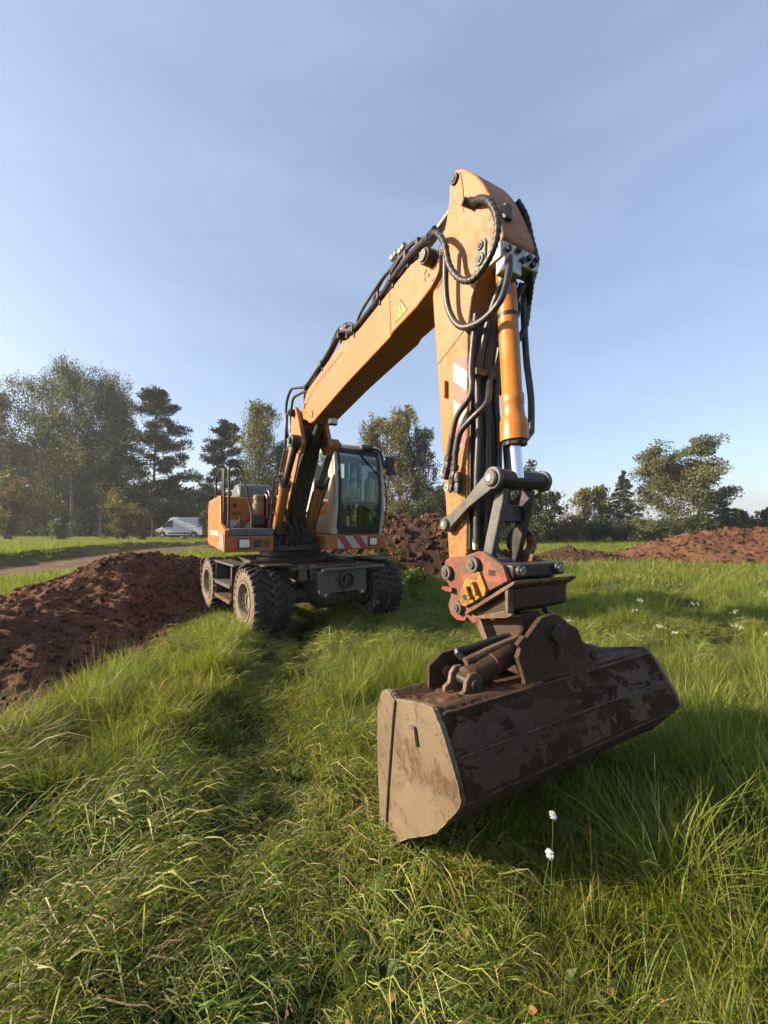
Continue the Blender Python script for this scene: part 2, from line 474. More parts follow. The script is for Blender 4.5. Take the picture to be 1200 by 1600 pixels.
def gz(x, y):
    x = np.asarray(x, float); y = np.asarray(y, float)
    z = 0.10 * fbm(x * 0.35, y * 0.35, 3, 3) * sstep(0.2, 2.5, np.hypot(x + 1.6, y - 7.2) - 1.8) + 0.05 * fbm(x * 1.6, y * 1.6, 9, 3)
    z = z + (0.17 * fbm(x * 2.6, y * 2.6, 14, 3) + 0.13 * fbm(x * 6.5, y * 6.5, 16, 2)) * sstep(0.3, 1.0, 3.6 - y) * sstep(-0.4, 0.3, y)
    d, sd_, _ = seg_dist(x, y, RUT)
    z = z + 0.06 * (sd_ > 0) * sstep(0.40, 0.75, d) * sstep(2.2, 2.7, y) * sstep(6.0, 5.2, y) * sstep(-3.4, -2.6, x)
    z = z - 0.08 * np.exp(-(d / 0.42) ** 4) + 0.05 * np.exp(-((d - 0.65) / 0.25) ** 2) * sstep(1.6, 2.6, y) + 0.07 * fbm(x * 6, y * 6, 15, 2) * np.exp(-(d / 0.5) ** 2)
    d, _, _ = seg_dist(x, y, RUT2)
    z = z - 0.06 * np.exp(-(d / 0.3) ** 2)
    # raised meadow beyond the dirt road, with a cut edge
    d, s, _ = seg_dist(x, y, PATH)
    z = z + (0.50 - 0.35 * sstep(24, 38, y)) * sstep(1.7, 2.1, d) * (s > 0) * sstep(9, 13, y)
    # a low swell on the right-hand meadow
    z = z + 0.12 * np.exp(-((y - 5.6 - 0.1 * x) / 0.8) ** 2) * sstep(2.0, 4.0, x) - 0.16 * np.exp(-((y - 7.6) / 0.9) ** 2) * sstep(2.5, 4.0, x)
    return z

def on_path(x, y, w=1.55):
    d, _, _ = seg_dist(x, y, PATH)
    return d < w
def soil_zone(x, y, grow=0.0):
    """bare soil of the long bank on the left: True where no grass grows"""
    y_ = np.asarray(y, float); x_ = np.asarray(x, float)
    fx_ = np.interp(y_, [p[1] for p in FOOT], [p[0] for p in FOOT]) + 0.18 * fbm(x_ * 0 + 3.3, y_ * 1.7, 21, 3) * 2
    d, s, e = seg_dist(x_, y_, BANK)
    return (x_ < fx_ + grow) & (x_ > -6.9 - grow) & (y_ < 13) & ((d < e[1] * 1.05 + grow) | (x_ > -5.2))

def axis(lo, hi, f0, f1, step, grow=1.06, lim=700):
    mid = list(np.arange(f0, f1 + 1e-6, step))
    a = []; s = step; p = f0
    while p > lo:
        s *= grow; p -= s; a.append(p)
    b = []; s = step; p = f1
    while p < hi:
        s *= grow; p += s; b.append(p)
    return np.array(a[::-1] + mid + b)
gx = axis(-700, 700, -5.0, 5.0, 0.07, 1.07)
gy = axis(-120, 900, 0.4, 8.0, 0.07, 1.06)
GX, GY = np.meshgrid(gx, gy)
GZ = gz(GX, GY)
def grid_faces(nx, ny):
    i = np.arange(nx - 1)[None, :] + np.arange(ny - 1)[:, None] * nx
    i = i.ravel()
    return np.c_[i, i + 1, i + nx + 1, i + nx]

def soil_material(name, dry, damp, scale=1.0, bump=0.6):
    t = NT(name)
    big = t.noise(0.9 * scale, 5, 0.6)
    med = t.noise(5 * scale, 6, 0.65)
    fine = t.noise(38 * scale, 5, 0.7)
    c = t.mix(t.rng(big, 0.38, 0.62), damp, dry)
    c = t.mix(t.rng(med, 0.45, 0.75, 0, 0.7), c, tuple(q * 1.25 for q in dry))
    c = t.mix(t.rng(fine, 0.5, 0.75, 0, 0.55), c, tuple(q * 0.45 for q in damp))
    c = t.mix(t.rng(t.noise(3.1 * scale, 4, 0.6, 0.6), 0.60, 0.72, 0, 0.55), c, (0.075, 0.06, 0.035))
    h = t.math('ADD', t.noise(24 * scale, 6, 0.75), t.math('MULTIPLY', t.noise(90 * scale, 3, 0.7), 0.5))
    b = t.bsdf(Base_Color=c, Roughness=0.95, Normal=t.bump(h, bump, 0.04))
    b.inputs['Specular IOR Level'].default_value = 0.15
    return t.done(b.outputs[0])
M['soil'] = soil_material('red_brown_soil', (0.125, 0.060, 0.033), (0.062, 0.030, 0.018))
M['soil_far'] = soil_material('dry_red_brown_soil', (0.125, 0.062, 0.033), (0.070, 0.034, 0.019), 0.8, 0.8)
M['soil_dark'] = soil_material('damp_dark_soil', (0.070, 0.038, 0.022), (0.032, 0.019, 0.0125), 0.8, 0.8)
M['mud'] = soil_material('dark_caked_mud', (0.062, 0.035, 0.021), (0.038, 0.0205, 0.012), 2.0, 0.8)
M['road'] = soil_material('packed_dirt', (0.130, 0.074, 0.044), (0.085, 0.046, 0.028), 0.5, 0.3)

def ground_material():
    t = NT('meadow_ground')
    big = t.noise(0.22, 5, 0.6)
    med = t.noise(2.4, 6, 0.65)
    fine = t.noise(22, 5, 0.7)
    c = t.mix(t.rng(big, 0.35, 0.65), (0.038, 0.044, 0.013), (0.060, 0.066, 0.019))
    c = t.mix(t.rng(med, 0.4, 0.7, 0, 0.6), c, (0.055, 0.050, 0.020))
    c = t.mix(t.rng(fine, 0.40, 0.65, 0, 0.85), c, (0.014, 0.014, 0.007))
    b = t.bsdf(Base_Color=c, Roughness=0.95, Normal=t.bump(t.math('ADD', fine, med), 0.6, 0.05))
    b.inputs['Specular IOR Level'].default_value = 0.1
    return t.done(b.outputs[0])
ground = np_mesh('ground', np.c_[GX.ravel(), GY.ravel(), GZ.ravel()], grid_faces(len(gx), len(gy)), ground_material(), smooth=True)
tag(ground, 'rough green meadow ground around the excavator', 'ground', kind='structure')

# dirt road on the left
def ribbon(P, w, n=260, m_=14, lift=0.012):
    P = np.array(P, float)
    s = np.r_[0, np.cumsum(np.hypot(*np.diff(P, axis=0).T))]
    q = np.linspace(0, s[-1], n)
    # smooth the centre line
    cx = np.interp(q, s, P[:, 0]); cy = np.interp(q, s, P[:, 1])
    k = np.ones(25) / 25
    cx = np.convolve(np.pad(cx, 12, 'edge'), k, 'valid'); cy = np.convolve(np.pad(cy, 12, 'edge'), k, 'valid')
    tx, ty = np.gradient(cx), np.gradient(cy); L = np.hypot(tx, ty)
    nx_, ny_ = -ty / L, tx / L
    u = np.linspace(-1, 1, m_)
    X = cx[:, None] + nx_[:, None] * u[None] * w; Y = cy[:, None] + ny_[:, None] * u[None] * w
    Z = gz(X, Y) + lift + 0.05 * fbm(X * 1.5, Y * 1.5, 4, 3) - 0.03 * (np.abs(u) > 0.95)[None]
    return np.c_[X.ravel(), Y.ravel(), Z.ravel()], grid_faces(m_, n)
V, F = ribbon(PATH, 1.75, lift=0.03)
pth = np_mesh('path', V, F, M['road'], smooth=True)
tag(pth, 'bare reddish dirt road curving behind the soil bank', 'path', kind='structure')

def soil_heap(name, label, crest, bbox, res, seed, mat, rough=1.0, prof_pow=1.0, extra=None, cat='soil heap', lump=1.0):
    x0, x1, y0, y1 = bbox
    xs = np.arange(x0, x1, res); ys = np.arange(y0, y1, res)
    X, Y = np.meshgrid(xs, ys)
    wob = 0.5 * fbm(X * 0.7, Y * 0.7, seed + 40, 3)
    d, s, e = seg_dist(X + wob, Y + wob * 0.7, crest)
    H, Wd = e[0], e[1]
    u = np.clip(d / Wd, 0, 1.4)
    prof = np.clip(1 - u, -0.2, 1)
    prof = np.where(prof > 0, prof ** prof_pow, prof)
    prof = prof - 0.10 * np.exp(-(u / 0.22) ** 2)             # round the crest
    body = np.clip(prof * 3, 0, 1)
    Z = H * prof
    Z = Z + body * rough * (0.30 * fbm(X * 0.9, Y * 0.9, seed, 3) + 0.16 * fbm(X * 2.6, Y * 2.6, seed + 3, 4) * lump)
    rid = (0.5 - np.abs(fbm(X * 1.3, Y * 1.3, seed + 9, 3)) * 2)
    rid2 = (0.5 - np.abs(fbm(X * 4.1, Y * 4.1, seed + 19, 3)) * 2)
    Z = Z + body * rough * (0.20 * (rid - 0.25) + 0.06 * (rid2 - 0.25)) * lump
    chunk = np.floor(fbm(X * 3.2, Y * 3.2, seed + 29, 2) * 9) / 9
    Z = Z + body * rough * 0.05 * chunk * lump
    lumps = np.maximum(fbm(X * 6, Y * 6, seed + 5, 3), 0) * 0.22 + np.maximum(fbm(X * 17, Y * 17, seed + 6, 2), 0) * 0.07
    Z = Z + body * rough * lumps * lump
    if extra is not None:
        Z = extra(X, Y, Z, d)
    Z = Z + gz(X, Y)
    edge = (u >= 1.12)
    Z = np.where(edge, gz(X, Y) - 0.12, Z) if extra is None else Z
    o = np_mesh(name, np.c_[X.ravel(), Y.ravel(), Z.ravel()], grid_faces(len(xs), len(ys)), mat, smooth=True)
    tag(o, label, cat)
    return o, (xs, ys, Z)

def bank_extra(X, Y, Z, d):
    zone = soil_zone(X, Y)
    inner = soil_zone(X, Y, -0.22)
    flat = 0.035 + 0.03 * fbm(X * 4, Y * 4, 31, 3)
    # tyre prints pressed along the foot
    tr = [(-2.9, 3.0), (-3.0, 4.2), (-3.2, 5.2), (-3.45, 6.6)]
    dt, st_, _ = seg_dist(X, Y, tr)
    lug = 0.025 * np.sign(np.sin((Y + st_ * dt * 0.9 * 1.3) * 2 * PI / 0.16)) * (dt < 0.30) * (dt > 0.03)
    flat = flat - 0.03 * (dt < 0.33) + lug
    Zb = np.maximum(Z, flat)
    return np.where(zone, np.where(inner, Zb, np.minimum(Zb, 0.03)), -0.15)
bank, bank_grid = soil_heap('soil_bank', 'long red brown bank of dug soil left of the excavator', BANK, (-8.2, -2.1, 1.2, 13.6), 0.036, 50, M['soil'], 0.95, 0.9, bank_extra, lump=0.9)
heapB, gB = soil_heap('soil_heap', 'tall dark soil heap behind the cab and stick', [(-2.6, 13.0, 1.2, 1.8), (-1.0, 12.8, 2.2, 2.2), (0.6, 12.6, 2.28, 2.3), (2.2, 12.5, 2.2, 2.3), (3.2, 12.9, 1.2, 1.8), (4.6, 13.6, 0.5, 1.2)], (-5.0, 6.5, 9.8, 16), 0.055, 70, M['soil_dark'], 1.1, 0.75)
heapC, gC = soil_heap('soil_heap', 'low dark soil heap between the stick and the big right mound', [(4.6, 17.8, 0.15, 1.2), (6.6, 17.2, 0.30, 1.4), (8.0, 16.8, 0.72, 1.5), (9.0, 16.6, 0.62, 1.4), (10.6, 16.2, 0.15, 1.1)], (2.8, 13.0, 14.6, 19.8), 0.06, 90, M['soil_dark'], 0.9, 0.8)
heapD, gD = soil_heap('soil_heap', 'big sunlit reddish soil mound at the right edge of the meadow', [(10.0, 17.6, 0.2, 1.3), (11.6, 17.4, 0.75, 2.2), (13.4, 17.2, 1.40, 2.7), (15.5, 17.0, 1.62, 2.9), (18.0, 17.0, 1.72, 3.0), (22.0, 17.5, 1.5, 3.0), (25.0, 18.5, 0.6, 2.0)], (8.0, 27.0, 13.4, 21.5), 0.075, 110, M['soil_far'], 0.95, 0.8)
heapE, gE = soil_heap('soil_heap', 'low strip of soil left on the dirt road near the van', [(-12.0, 27.5, 0.3, 1.0), (-10.0, 28.0, 0.55, 1.3), (-8.0, 27.5, 0.4, 1.2)], (-14.0, -6.2, 25.6, 30.0), 0.09, 130, M['soil'], 1.0, 0.8)
# ------------------------------------------------------------------ the wheeled excavator
# local axes of the machine: x forward along the boom, y to its left side, z up
EX_ANG = math.radians(28.3)
EX = empty('wheeled_excavator', (-1.9, 7.12, 0.0), EX_ANG - PI / 2)
tag(EX, 'orange and yellow wheeled excavator with cream cab and bent boom standing on the grass', 'excavator')

UC = Matrix.Translation((-0.05, 0.28, 0.0)) @ Matrix.Rotation(math.radians(8.5), 4, 'Z')
def xf(mb, Mx):
    mb.v = [tuple(Mx @ Vector(p)) for p in mb.v]
    return mb
def ubuild(mb, *a, **k):
    return xf(mb, UC).build(*a, **k)

# --- undercarriage
m = MB()
m.prism([(-1.75, 0.62), (-1.75, 0.92), (-1.3, 0.96), (1.3, 0.96), (1.75, 0.92), (1.75, 0.62), (1.35, 0.50), (-1.35, 0.50)], -0.40, 0.40)
m.bx(-0.55, 0.55, -0.70, 0.70, 0.62, 0.94)
CH = ubuild(m, 'chassis_frame', M['greysteel'], EX, 0.015)
m = MB(); m.bx(-1.55, 1.62, -0.74, 0.74, 0.962, 0.985)
m.bx(0.85, 1.55, -1.16, -0.745, 1.03, 1.05); m.bx(0.85, 1.55, 0.745, 1.16, 1.03, 1.05)
ubuild(m, 'deck_plate', M['rust'], EX, 0.004)
for x in (1.15, -1.15):
    m = MB()
    m.lathe([(0.11, 0), (0.11, 0.3), (0.13, 0.36), (0.24, 0.43), (0.24, 0.57), (0.13, 0.64), (0.11, 0.7), (0.11, 1)], (x, -1.0, 0.5), (x, 1.0, 0.5), 20)
    m.box((x, 0, 0.56), (0.34, 1.3, 0.12))
    ubuild(m, 'axle', M['greysteel'], EX, 0.01)
# front mounting plate with towing ring
m = MB()
pl = [(-0.42, 0.93), (0.40, 0.93), (0.40, 0.60), (0.36, 0.55), (0.28, 0.55), (0.24, 0.61), (-0.24, 0.61), (-0.28, 0.55), (-0.38, 0.55), (-0.42, 0.60)]
m.prism_x(pl, 1.76, 1.80)
PLT = ubuild(m, 'front_plate', M['greysteel'], EX, 0.004)
m = MB(); m.lathe([(0.10, 0), (0.13, 0.3), (0.13, 0.9), (0.09, 1.0), (0.09, 0.1)], (1.80, 0.03, 0.80), (1.86, 0.03, 0.80), 20, cap=False)
m.cyl((1.80, 0.03, 0.80), (1.84, 0.03, 0.80), 0.05)
m.box((1.835, 0.03, 0.82), (0.05, 0.10, 0.018))
ubuild(m, 'towing_ring', M['darksteel'], PLT, 0.004)
for y in (-0.32, 0.32):
    m = MB(); m.cyl((1.795, y, 0.59), (1.806, y, 0.59), 0.024, n=10)
    ubuild(m, 'bolt', M['zinc'], PLT)
m = MB(); m.tube([(1.84, -0.40, 0.955), (1.86, 0.0, 0.96), (1.86, 0.70, 0.965)], 0.026, 10)
ubuild(m, 'tow_bar', M['link'], EX)
for y in (-0.60, -0.44, 0.36):
    m = MB(); m.prism_x([(y - 0.05, 0.80), (y - 0.045, 0.98), (y - 0.02, 1.03), (y + 0.02, 1.03), (y + 0.045, 0.98), (y + 0.05, 0.80)], 1.58, 1.66)
    m.cyl((1.55, y, 0.99), (1.69, y, 0.99), 0.026, n=12)
    ubuild(m, 'hinge_lug', M['greysteel'], EX, 0.006)
# side steps between the wheels (right-hand side of the machine)
for sy in (-1, 1):
    m = MB(); m.bx(-0.62, 0.60, sy * 1.02, sy * 1.30, 0.955, 0.985)
    ubuild(m, 'step_rail', M['greysteel'], EX, 0.006)
    for z, c in ((0.645, 'greysteel'), (0.40, 'rust')):
        m = MB(); m.bx(-0.55, 0.42, sy * 1.08, sy * 1.30, z - 0.03, z)
        m.bx(-0.55, 0.42, sy * 1.292, sy * 1.304, z - 0.055, z + 0.004)
        ubuild(m, 'step', M[c], EX, 0.003)
    for x in (-0.56, 0.43):
        m = MB(); m.bx(x - 0.012, x + 0.012, sy * 1.09, sy * 1.28, 0.35, 0.955)
        ubuild(m, 'step_side', M['darksteel'], EX, 0.003)
    m = MB(); m.bx(0.10, 0.40, sy * 0.95, sy * 1.20, 0.66, 0.95)
    BX = ubuild(m, 'vented_box', M['rim'], EX, 0.01)
    for k in range(5):
        m = MB(); m.box((0.25, sy * 1.205, 0.71 + 0.045 * k), (0.24, 0.012, 0.014))
        ubuild(m, 'slat', M['rim'], BX)
    # front wheel guard seen as a dark curved plate
    arc = [(1.15 - 0.62 * math.cos(a), 0.5 + 0.56 * math.sin(a)) for a in np.linspace(math.radians(-25), math.radians(88), 12)]
    inn = [(1.15 - 0.54 * math.cos(a), 0.5 + 0.525 * math.sin(a)) for a in np.linspace(math.radians(88), math.radians(-25), 12)]
    m = MB(); m.prism(arc + inn, sy * 1.28, sy * 0.75)
    ubuild(m, 'wheel_guard', M['darksteel'], EX, 0.006)
    m = MB(); m.box((-1.80, sy * 1.12, 0.66), (0.03, 0.34, 0.50)); m.box((-1.76, sy * 1.12, 0.93), (0.10, 0.30, 0.03))
    ubuild(m, 'mud_flap', M['rust'], EX, 0.006)

# wheels: rim + tyre, twin tyres on both axles
def wheel_proto():
    m = MB()
    m.lathe([(0.0, 0.30), (0.10, 0.30), (0.105, 0.22), (0.15, 0.24), (0.16, 0.40), (0.25, 0.42), (0.265, 0.10), (0.29, 0.03), (0.292, -0.02),
             (0.275, -0.03), (0.255, 0.05), (0.245, 0.5), (0.245, 0.98)], (0, -0.135, 0), (0, 0.135, 0), 32, cap=False)
    for k in range(10):
        a = 2 * PI * k / 10
        m.cyl((0.125 * math.cos(a), -0.08, 0.125 * math.sin(a)), (0.125 * math.cos(a), -0.10, 0.125 * math.sin(a)), 0.012, n=6)
    w = m.build('wheel', M['rim'], EX)
    m = MB()
    m.lathe([(0.280, 0.06), (0.30, 0.0), (0.36, -0.05), (0.42, -0.04), (0.455, 0.03), (0.472, 0.12), (0.478, 0.5), (0.472, 0.88),
             (0.455, 0.97), (0.42, 1.04), (0.36, 1.05), (0.30, 1.0), (0.280, 0.94)], (0, -0.13, 0), (0, 0.13, 0), 64, cap=False)
    nl = 26
    for k in range(nl):
        for sd_ in (-1, 1):
            a0 = 2 * PI * (k + (0.5 if sd_ > 0 else 0.0)) / nl
            V = []
            for (yy, da, w_) in ((0.143, 0.0, 0.062), (0.07, 0.05, 0.060), (0.008, 0.135, 0.045)):
                for (dd, rr) in ((-w_, 0.468 if yy < 0.14 else 0.43), (-w_ * 0.86, 0.503 if yy < 0.14 else 0.487), (w_ * 0.86, 0.503 if yy < 0.14 else 0.487), (w_, 0.468 if yy < 0.14 else 0.43)):
                    a = a0 + da + dd
                    V.append((rr * math.cos(a), sd_ * yy, rr * math.sin(a)))
            F = []
            for i in range(2):
                for j in range(3):
                    q = (i * 4 + j, i * 4 + j + 1, i * 4 + j + 5, i * 4 + j + 4)
                    F.append(q if sd_ < 0 else q[::-1])
            F.append((0, 1, 2, 3)[::(1 if sd_ > 0 else -1)]); F.append((8, 9, 10, 11)[::(-1 if sd_ > 0 else 1)])
            m.add(V, F)
    t = m.build('tyre', M['tyre'], w, 0.0, True, 30)
    # dusty sidewall band
    return w, t
def tyre_material():
    t = NT('dusty_tyre_rubber')
    sep = t.n.new('ShaderNodeSeparateXYZ'); t.l.new(t.co, sep.inputs[0])
    r2 = t.math('ADD', t.math('POWER', sep.outputs['X'], 2.0), t.math('POWER', sep.outputs['Z'], 2.0))
    rad = t.math('SQRT', r2)
    side = t.rng(t.math('ABSOLUTE', sep.outputs['Y']), 0.118, 0.132)
    n = t.noise(9, 6, 0.7)
    rubber = t.mix(t.rng(n, 0.35, 0.7), (0.016, 0.0155, 0.015), (0.045, 0.038, 0.030))
    dusty = t.mix(t.rng(t.noise(14, 6, 0.7), 0.3, 0.7), (0.06, 0.046, 0.033), (0.19, 0.145, 0.098))
    col = t.mix(t.math('MULTIPLY', side, t.rng(rad, 0.50, 0.475, 0.25, 1.0)), rubber, dusty)
    b = t.bsdf(Base_Color=col, Roughness=0.8, Normal=t.bump(t.noise(60, 4, 0.6), 0.15, 0.01))
    b.inputs['Specular IOR Level'].default_value = 0.3
    return t.done(b.outputs[0])
M['tyre'] = tyre_material()
w0, t0 = wheel_proto()
first = True
for x in (1.15, -1.15):
    for y, flip in ((-1.165, 0), (-0.865, 0), (1.165, 1), (0.865, 1)):
        w = w0 if first else copy_tree(w0, EX)
        first = False
        p = UC @ Vector((x, y, 0.50))
        w.location = p
        w.rotation_euler = (random.uniform(0, 0) , random.uniform(0, 6.28), math.radians(8.5) + (PI if flip else 0))

# --- slewing ring and upper platform
SY = 0.18
m = MB(); m.lathe([(0.62, 0), (0.62, 0.3), (0.56, 0.35), (0.56, 0.7), (0.60, 0.75), (0.60, 1)], (0, SY, 0.985), (0, SY, 1.24), 40)
m.build('slewing_ring', M['darksteel'], EX)
m = MB()
m.bx(-1.7, 0.85, -1.02, 1.40, 1.21, 1.30)
m.bx(0.85, 1.05, -0.40, 0.40, 1.21, 1.30)
m.build('platform_floor', M['darksteel'], EX, 0.01)
# cab plinth (front beam carries the warning stripes and a lamp)
m = MB(); m.bx(-0.4, 1.30, 0.40, 1.49, 1.215, 1.455)
m.build('cab_plinth', M['orange'], EX, 0.02)
M['st_cab'] = stripes('warning_stripes_cab', (0, 0.80, 0.60), 0.225, RED_S, WHITE_S, off=0.1)
m = MB(); m.bx(1.301, 1.306, 0.60, 1.13, 1.235, 1.44); m.build('stripe_panel', M['st_cab'], EX)
m = MB(); m.bx(1.301, 1.312, 1.16, 1.33, 1.265, 1.42); LP = m.build('headlamp', M['black'], EX, 0.01)
m = MB(); m.bx(1.312, 1.322, 1.18, 1.31, 1.285, 1.40); m.build('lens', M['white_lamp'], LP, 0.01)
m = MB(); m.bx(1.301, 1.313, 1.36, 1.45, 1.28, 1.41); m.build('side_marker_lamp', M['red_lamp'], EX, 0.008)
# right-hand deck beside the boom: front beam, step, tank wall, side panel
m = MB(); m.bx(1.12, 1.30, -1.095, -0.42, 1.225, 1.455); m.build('deck_beam', M['yellow'], EX, 0.015)
m = MB(); m.bx(1.301, 1.315, -1.06, -0.965, 1.27, 1.41); m.build('side_marker_lamp', M['red_lamp'], EX, 0.008)
m = MB(); m.bx(1.301, 1.314, -0.93, -0.75, 1.27, 1.425); LP = m.build('headlamp', M['black'], EX, 0.01)
m = MB(); m.bx(1.314, 1.324, -0.91, -0.77, 1.29, 1.405); m.build('lens', M['white_lamp'], LP, 0.01)
m = MB(); m.bx(1.301, 1.312, -0.71, -0.60, 1.29, 1.40); m.build('inspection_cover', M['darksteel'], EX, 0.008)
for i in range(3):
    for j in range(3):
        m = MB(); m.bx(1.300, 1.306, -0.575 + 0.035 * i, -0.55 + 0.035 * i, 1.29 + 0.04 * j, 1.315 + 0.04 * j); m.build('vent_slot', M['black'], EX)
m = MB(); m.bx(0.66, 1.29, -1.06, -0.42, 1.458, 1.565); m.build('rubber_step', M['greyplastic'], EX, 0.015)
m = MB(); m.bx(-0.6, 0.66, -1.05, -0.44, 1.305, 2.07); TW = m.build('tank_housing', M['orange'], EX, 0.03)
M['st_deck'] = stripes('warning_stripes_deck', (0, -0.75, 0.66), 0.235, RED_S, WHITE_S, off=0.15)
m = MB(); m.bx(0.661, 0.666, -1.03, -0.60, 1.575, 1.70); m.build('stripe_panel', M['st_deck'], EX)
m = MB(); m.cyl((0.66, -0.90, 1.93), (0.675, -0.90, 1.93), 0.035); m.build('lock_cylinder', M['black'], EX)
m = MB(); m.bx(0.660, 0.668, -0.94, -0.78, 1.795, 1.815); m.build('grip_slot', M['black'], EX)
# fuel filler and hydraulic cluster next to the boom
m = MB(); m.lathe([(0.085, 0), (0.09, 0.55), (0.07, 0.6), (0.07, 0.75), (0.078, 0.78), (0.078, 0.97), (0.06, 1.0)], (0.78, -0.56, 1.78), (0.78, -0.56, 2.10), 20)
m.build('fuel_filler', M['rim'], EX)
m = MB(); m.bx(0.68, 0.88, -0.66, -0.46, 1.60, 1.78); m.build('filter_housing', M['darksteel'], EX, 0.03)
m = MB(); m.bx(0.45, 0.85, -0.43, -0.30, 1.32, 1.75); m.build('valve_bracket', M['rust'], EX, 0.02)
for k, (y0, z1) in enumerate([(-0.40, 2.16), (-0.33, 2.18), (-0.26, 2.10), (-0.44, 2.10)]):
    m = MB(); m.tube([(0.52, y0, 1.5), (0.53, y0, 1.95), (0.58, y0 + 0.01, z1), (0.68, y0 + 0.03, z1 + 0.01), (0.74, y0 + 0.05, 1.95), (0.72, y0 + 0.07, 1.45)], 0.020, 8)
    m.build('hydraulic_hose', M['hose'], EX)
# lit side panel with a step at its front end
side = [(1.31, 1.225), (1.31, 1.54), (0.72, 1.63), (0.66, 2.08), (-1.75, 2.13), (-1.92, 2.0), (-1.92, 1.26), (-1.6, 1.225)]
m = MB(); m.prism(side, -1.115, -1.055); SP = m.build('side_panel', M['orange'], EX, 0.012)
for x in (-1.1, -0.45, 0.2):
    m = MB(); m.bx(x - 0.006, x + 0.006, -1.118, -1.112, 1.45, 2.04); m.build('panel_seam', M['black'], SP)
M['st_side'] = stripes('warning_stripes_side', (0.75, 0, 0.66), 0.235, RED_S, WHITE_S, off=0.3)
m = MB(); m.bx(0.55, 1.25, -1.121, -1.116, 1.27, 1.50); m.build('stripe_panel', M['st_side'], EX)
m = MB(); m.bx(-1.3, 0.5, -1.121, -1.116, 1.44, 1.52); m.build('pale_stripe', M['cream'], EX)
# engine hood and counterweight behind
hood = [(-0.62, 1.305), (-0.62, 2.13), (-1.0, 2.20), (-1.7, 2.18), (-2.0, 2.0), (-2.05, 1.28), (-1.9, 1.21), (-1.71, 1.21), (-1.71, 1.305)]
m = MB(); m.prism(hood, -1.05, 1.40); m.build('engine_hood', M['orange'], EX, 0.04)
hp = [(-0.50, 2.075), (-0.42, 2.27), (-0.10, 2.34), (0.28, 2.32), (0.42, 2.19), (0.46, 2.075)]
m = MB(); m.prism(hp, -0.82, -0.24); m.build('plastic_air_box', M['greyplastic'], EX, 0.05, seg=3)
# handrails
def rail(pts, r=0.017, mat='darksteel', name='handrail'):
    mm = MB(); mm.tube(pts, r, 8, smooth=4); return mm.build(name, M[mat], EX)
rail([(0.95, -1.02, 1.56), (0.95, -1.02, 2.2), (0.93, -1.02, 2.46), (0.90, -0.97, 2.52), (0.86, -0.88, 2.53), (0.84, -0.82, 2.45), (0.86, -0.72, 2.0), (0.90, -0.68, 1.8), (0.90, -0.68, 1.56)])
rail([(0.70, -1.06, 1.56), (0.70, -1.06, 2.40), (0.66, -1.06, 2.50)])
rail([(0.50, -1.06, 1.58), (0.48, -1.06, 2.35), (0.30, -1.06, 2.55), (-0.5, -1.06, 2.56), (-0.75, -1.06, 2.48), (-0.8, -1.06, 2.1)])
rail([(0.92, -0.86, 1.56), (0.97, -0.86, 1.66), (0.98, -0.86, 1.74)], 0.012)
# --- cab
CY0, CY1 = 0.53, 1.44
cabp = [(1.27, 1.46), (1.36, 1.9), (1.36, 2.3), (1.28, 2.75), (1.16, 2.96), (0.95, 3.03), (-0.15, 3.05), (-0.30, 2.95), (-0.34, 1.46)]
CAB = MB()
CAB.prism([(-0.34, 1.457), (1.27, 1.457), (1.29, 1.56), (-0.34, 1.56)], CY0, CY1)
CAB.prism([(-0.34, 1.56), (-0.22, 1.56), (-0.21, 2.10), (-0.32, 2.10)], CY0, CY1)
for yy in (CY0, CY1 - 0.09): CAB.prism([(-0.32, 2.10), (-0.21, 2.10), (-0.20, 2.96), (-0.30, 2.95)], yy, yy + 0.09)
cab = CAB.build('cab', M['cream'], EX, 0.02)
m = MB()
m.prism([(1.22, 2.90), (1.17, 2.985), (0.95, 3.045), (-0.15, 3.07), (-0.31, 2.97), (-0.30, 2.90)], CY0 - 0.01, CY1 + 0.01)
m.build('roof', M['cream'], cab, 0.035, seg=3)
def pillar(y, w, r=0.05, mat='cream'):
    outer = [(1.27, 1.50), (1.35, 1.9), (1.355, 2.3), (1.285, 2.75), (1.18, 2.94)]
    V = []; F = []
    for (x, z) in outer:
        V += [(x, y - w / 2, z), (x - 0.12, y - w / 2, z), (x - 0.12, y + w / 2, z), (x, y + w / 2, z)]
    n = len(outer)
    for i in range(n - 1):
        for k in range(4):
            a, b_ = i * 4 + k, i * 4 + (k + 1) % 4
            F.append((a, b_, b_ + 4, a + 4))
    F += [(3, 2, 1, 0), (4 * n - 4, 4 * n - 3, 4 * n - 2, 4 * n - 1)]
    mm = MB(); mm.add(V, F)
    return mm.build('pillar', M[mat], cab, 0.022, seg=3)
pillar(CY0 + 0.035, 0.07); pillar(CY1 - 0.03, 0.06)
for y in (CY0 + 0.03, CY1 - 0.03):
    m = MB(); m.prism([(0.30, 1.56), (0.37, 1.56), (0.35, 2.92), (0.28, 2.92)], y - 0.025, y + 0.025)
    m.build('pillar', M['cream' if y < 1 else 'black'], cab, 0.01)
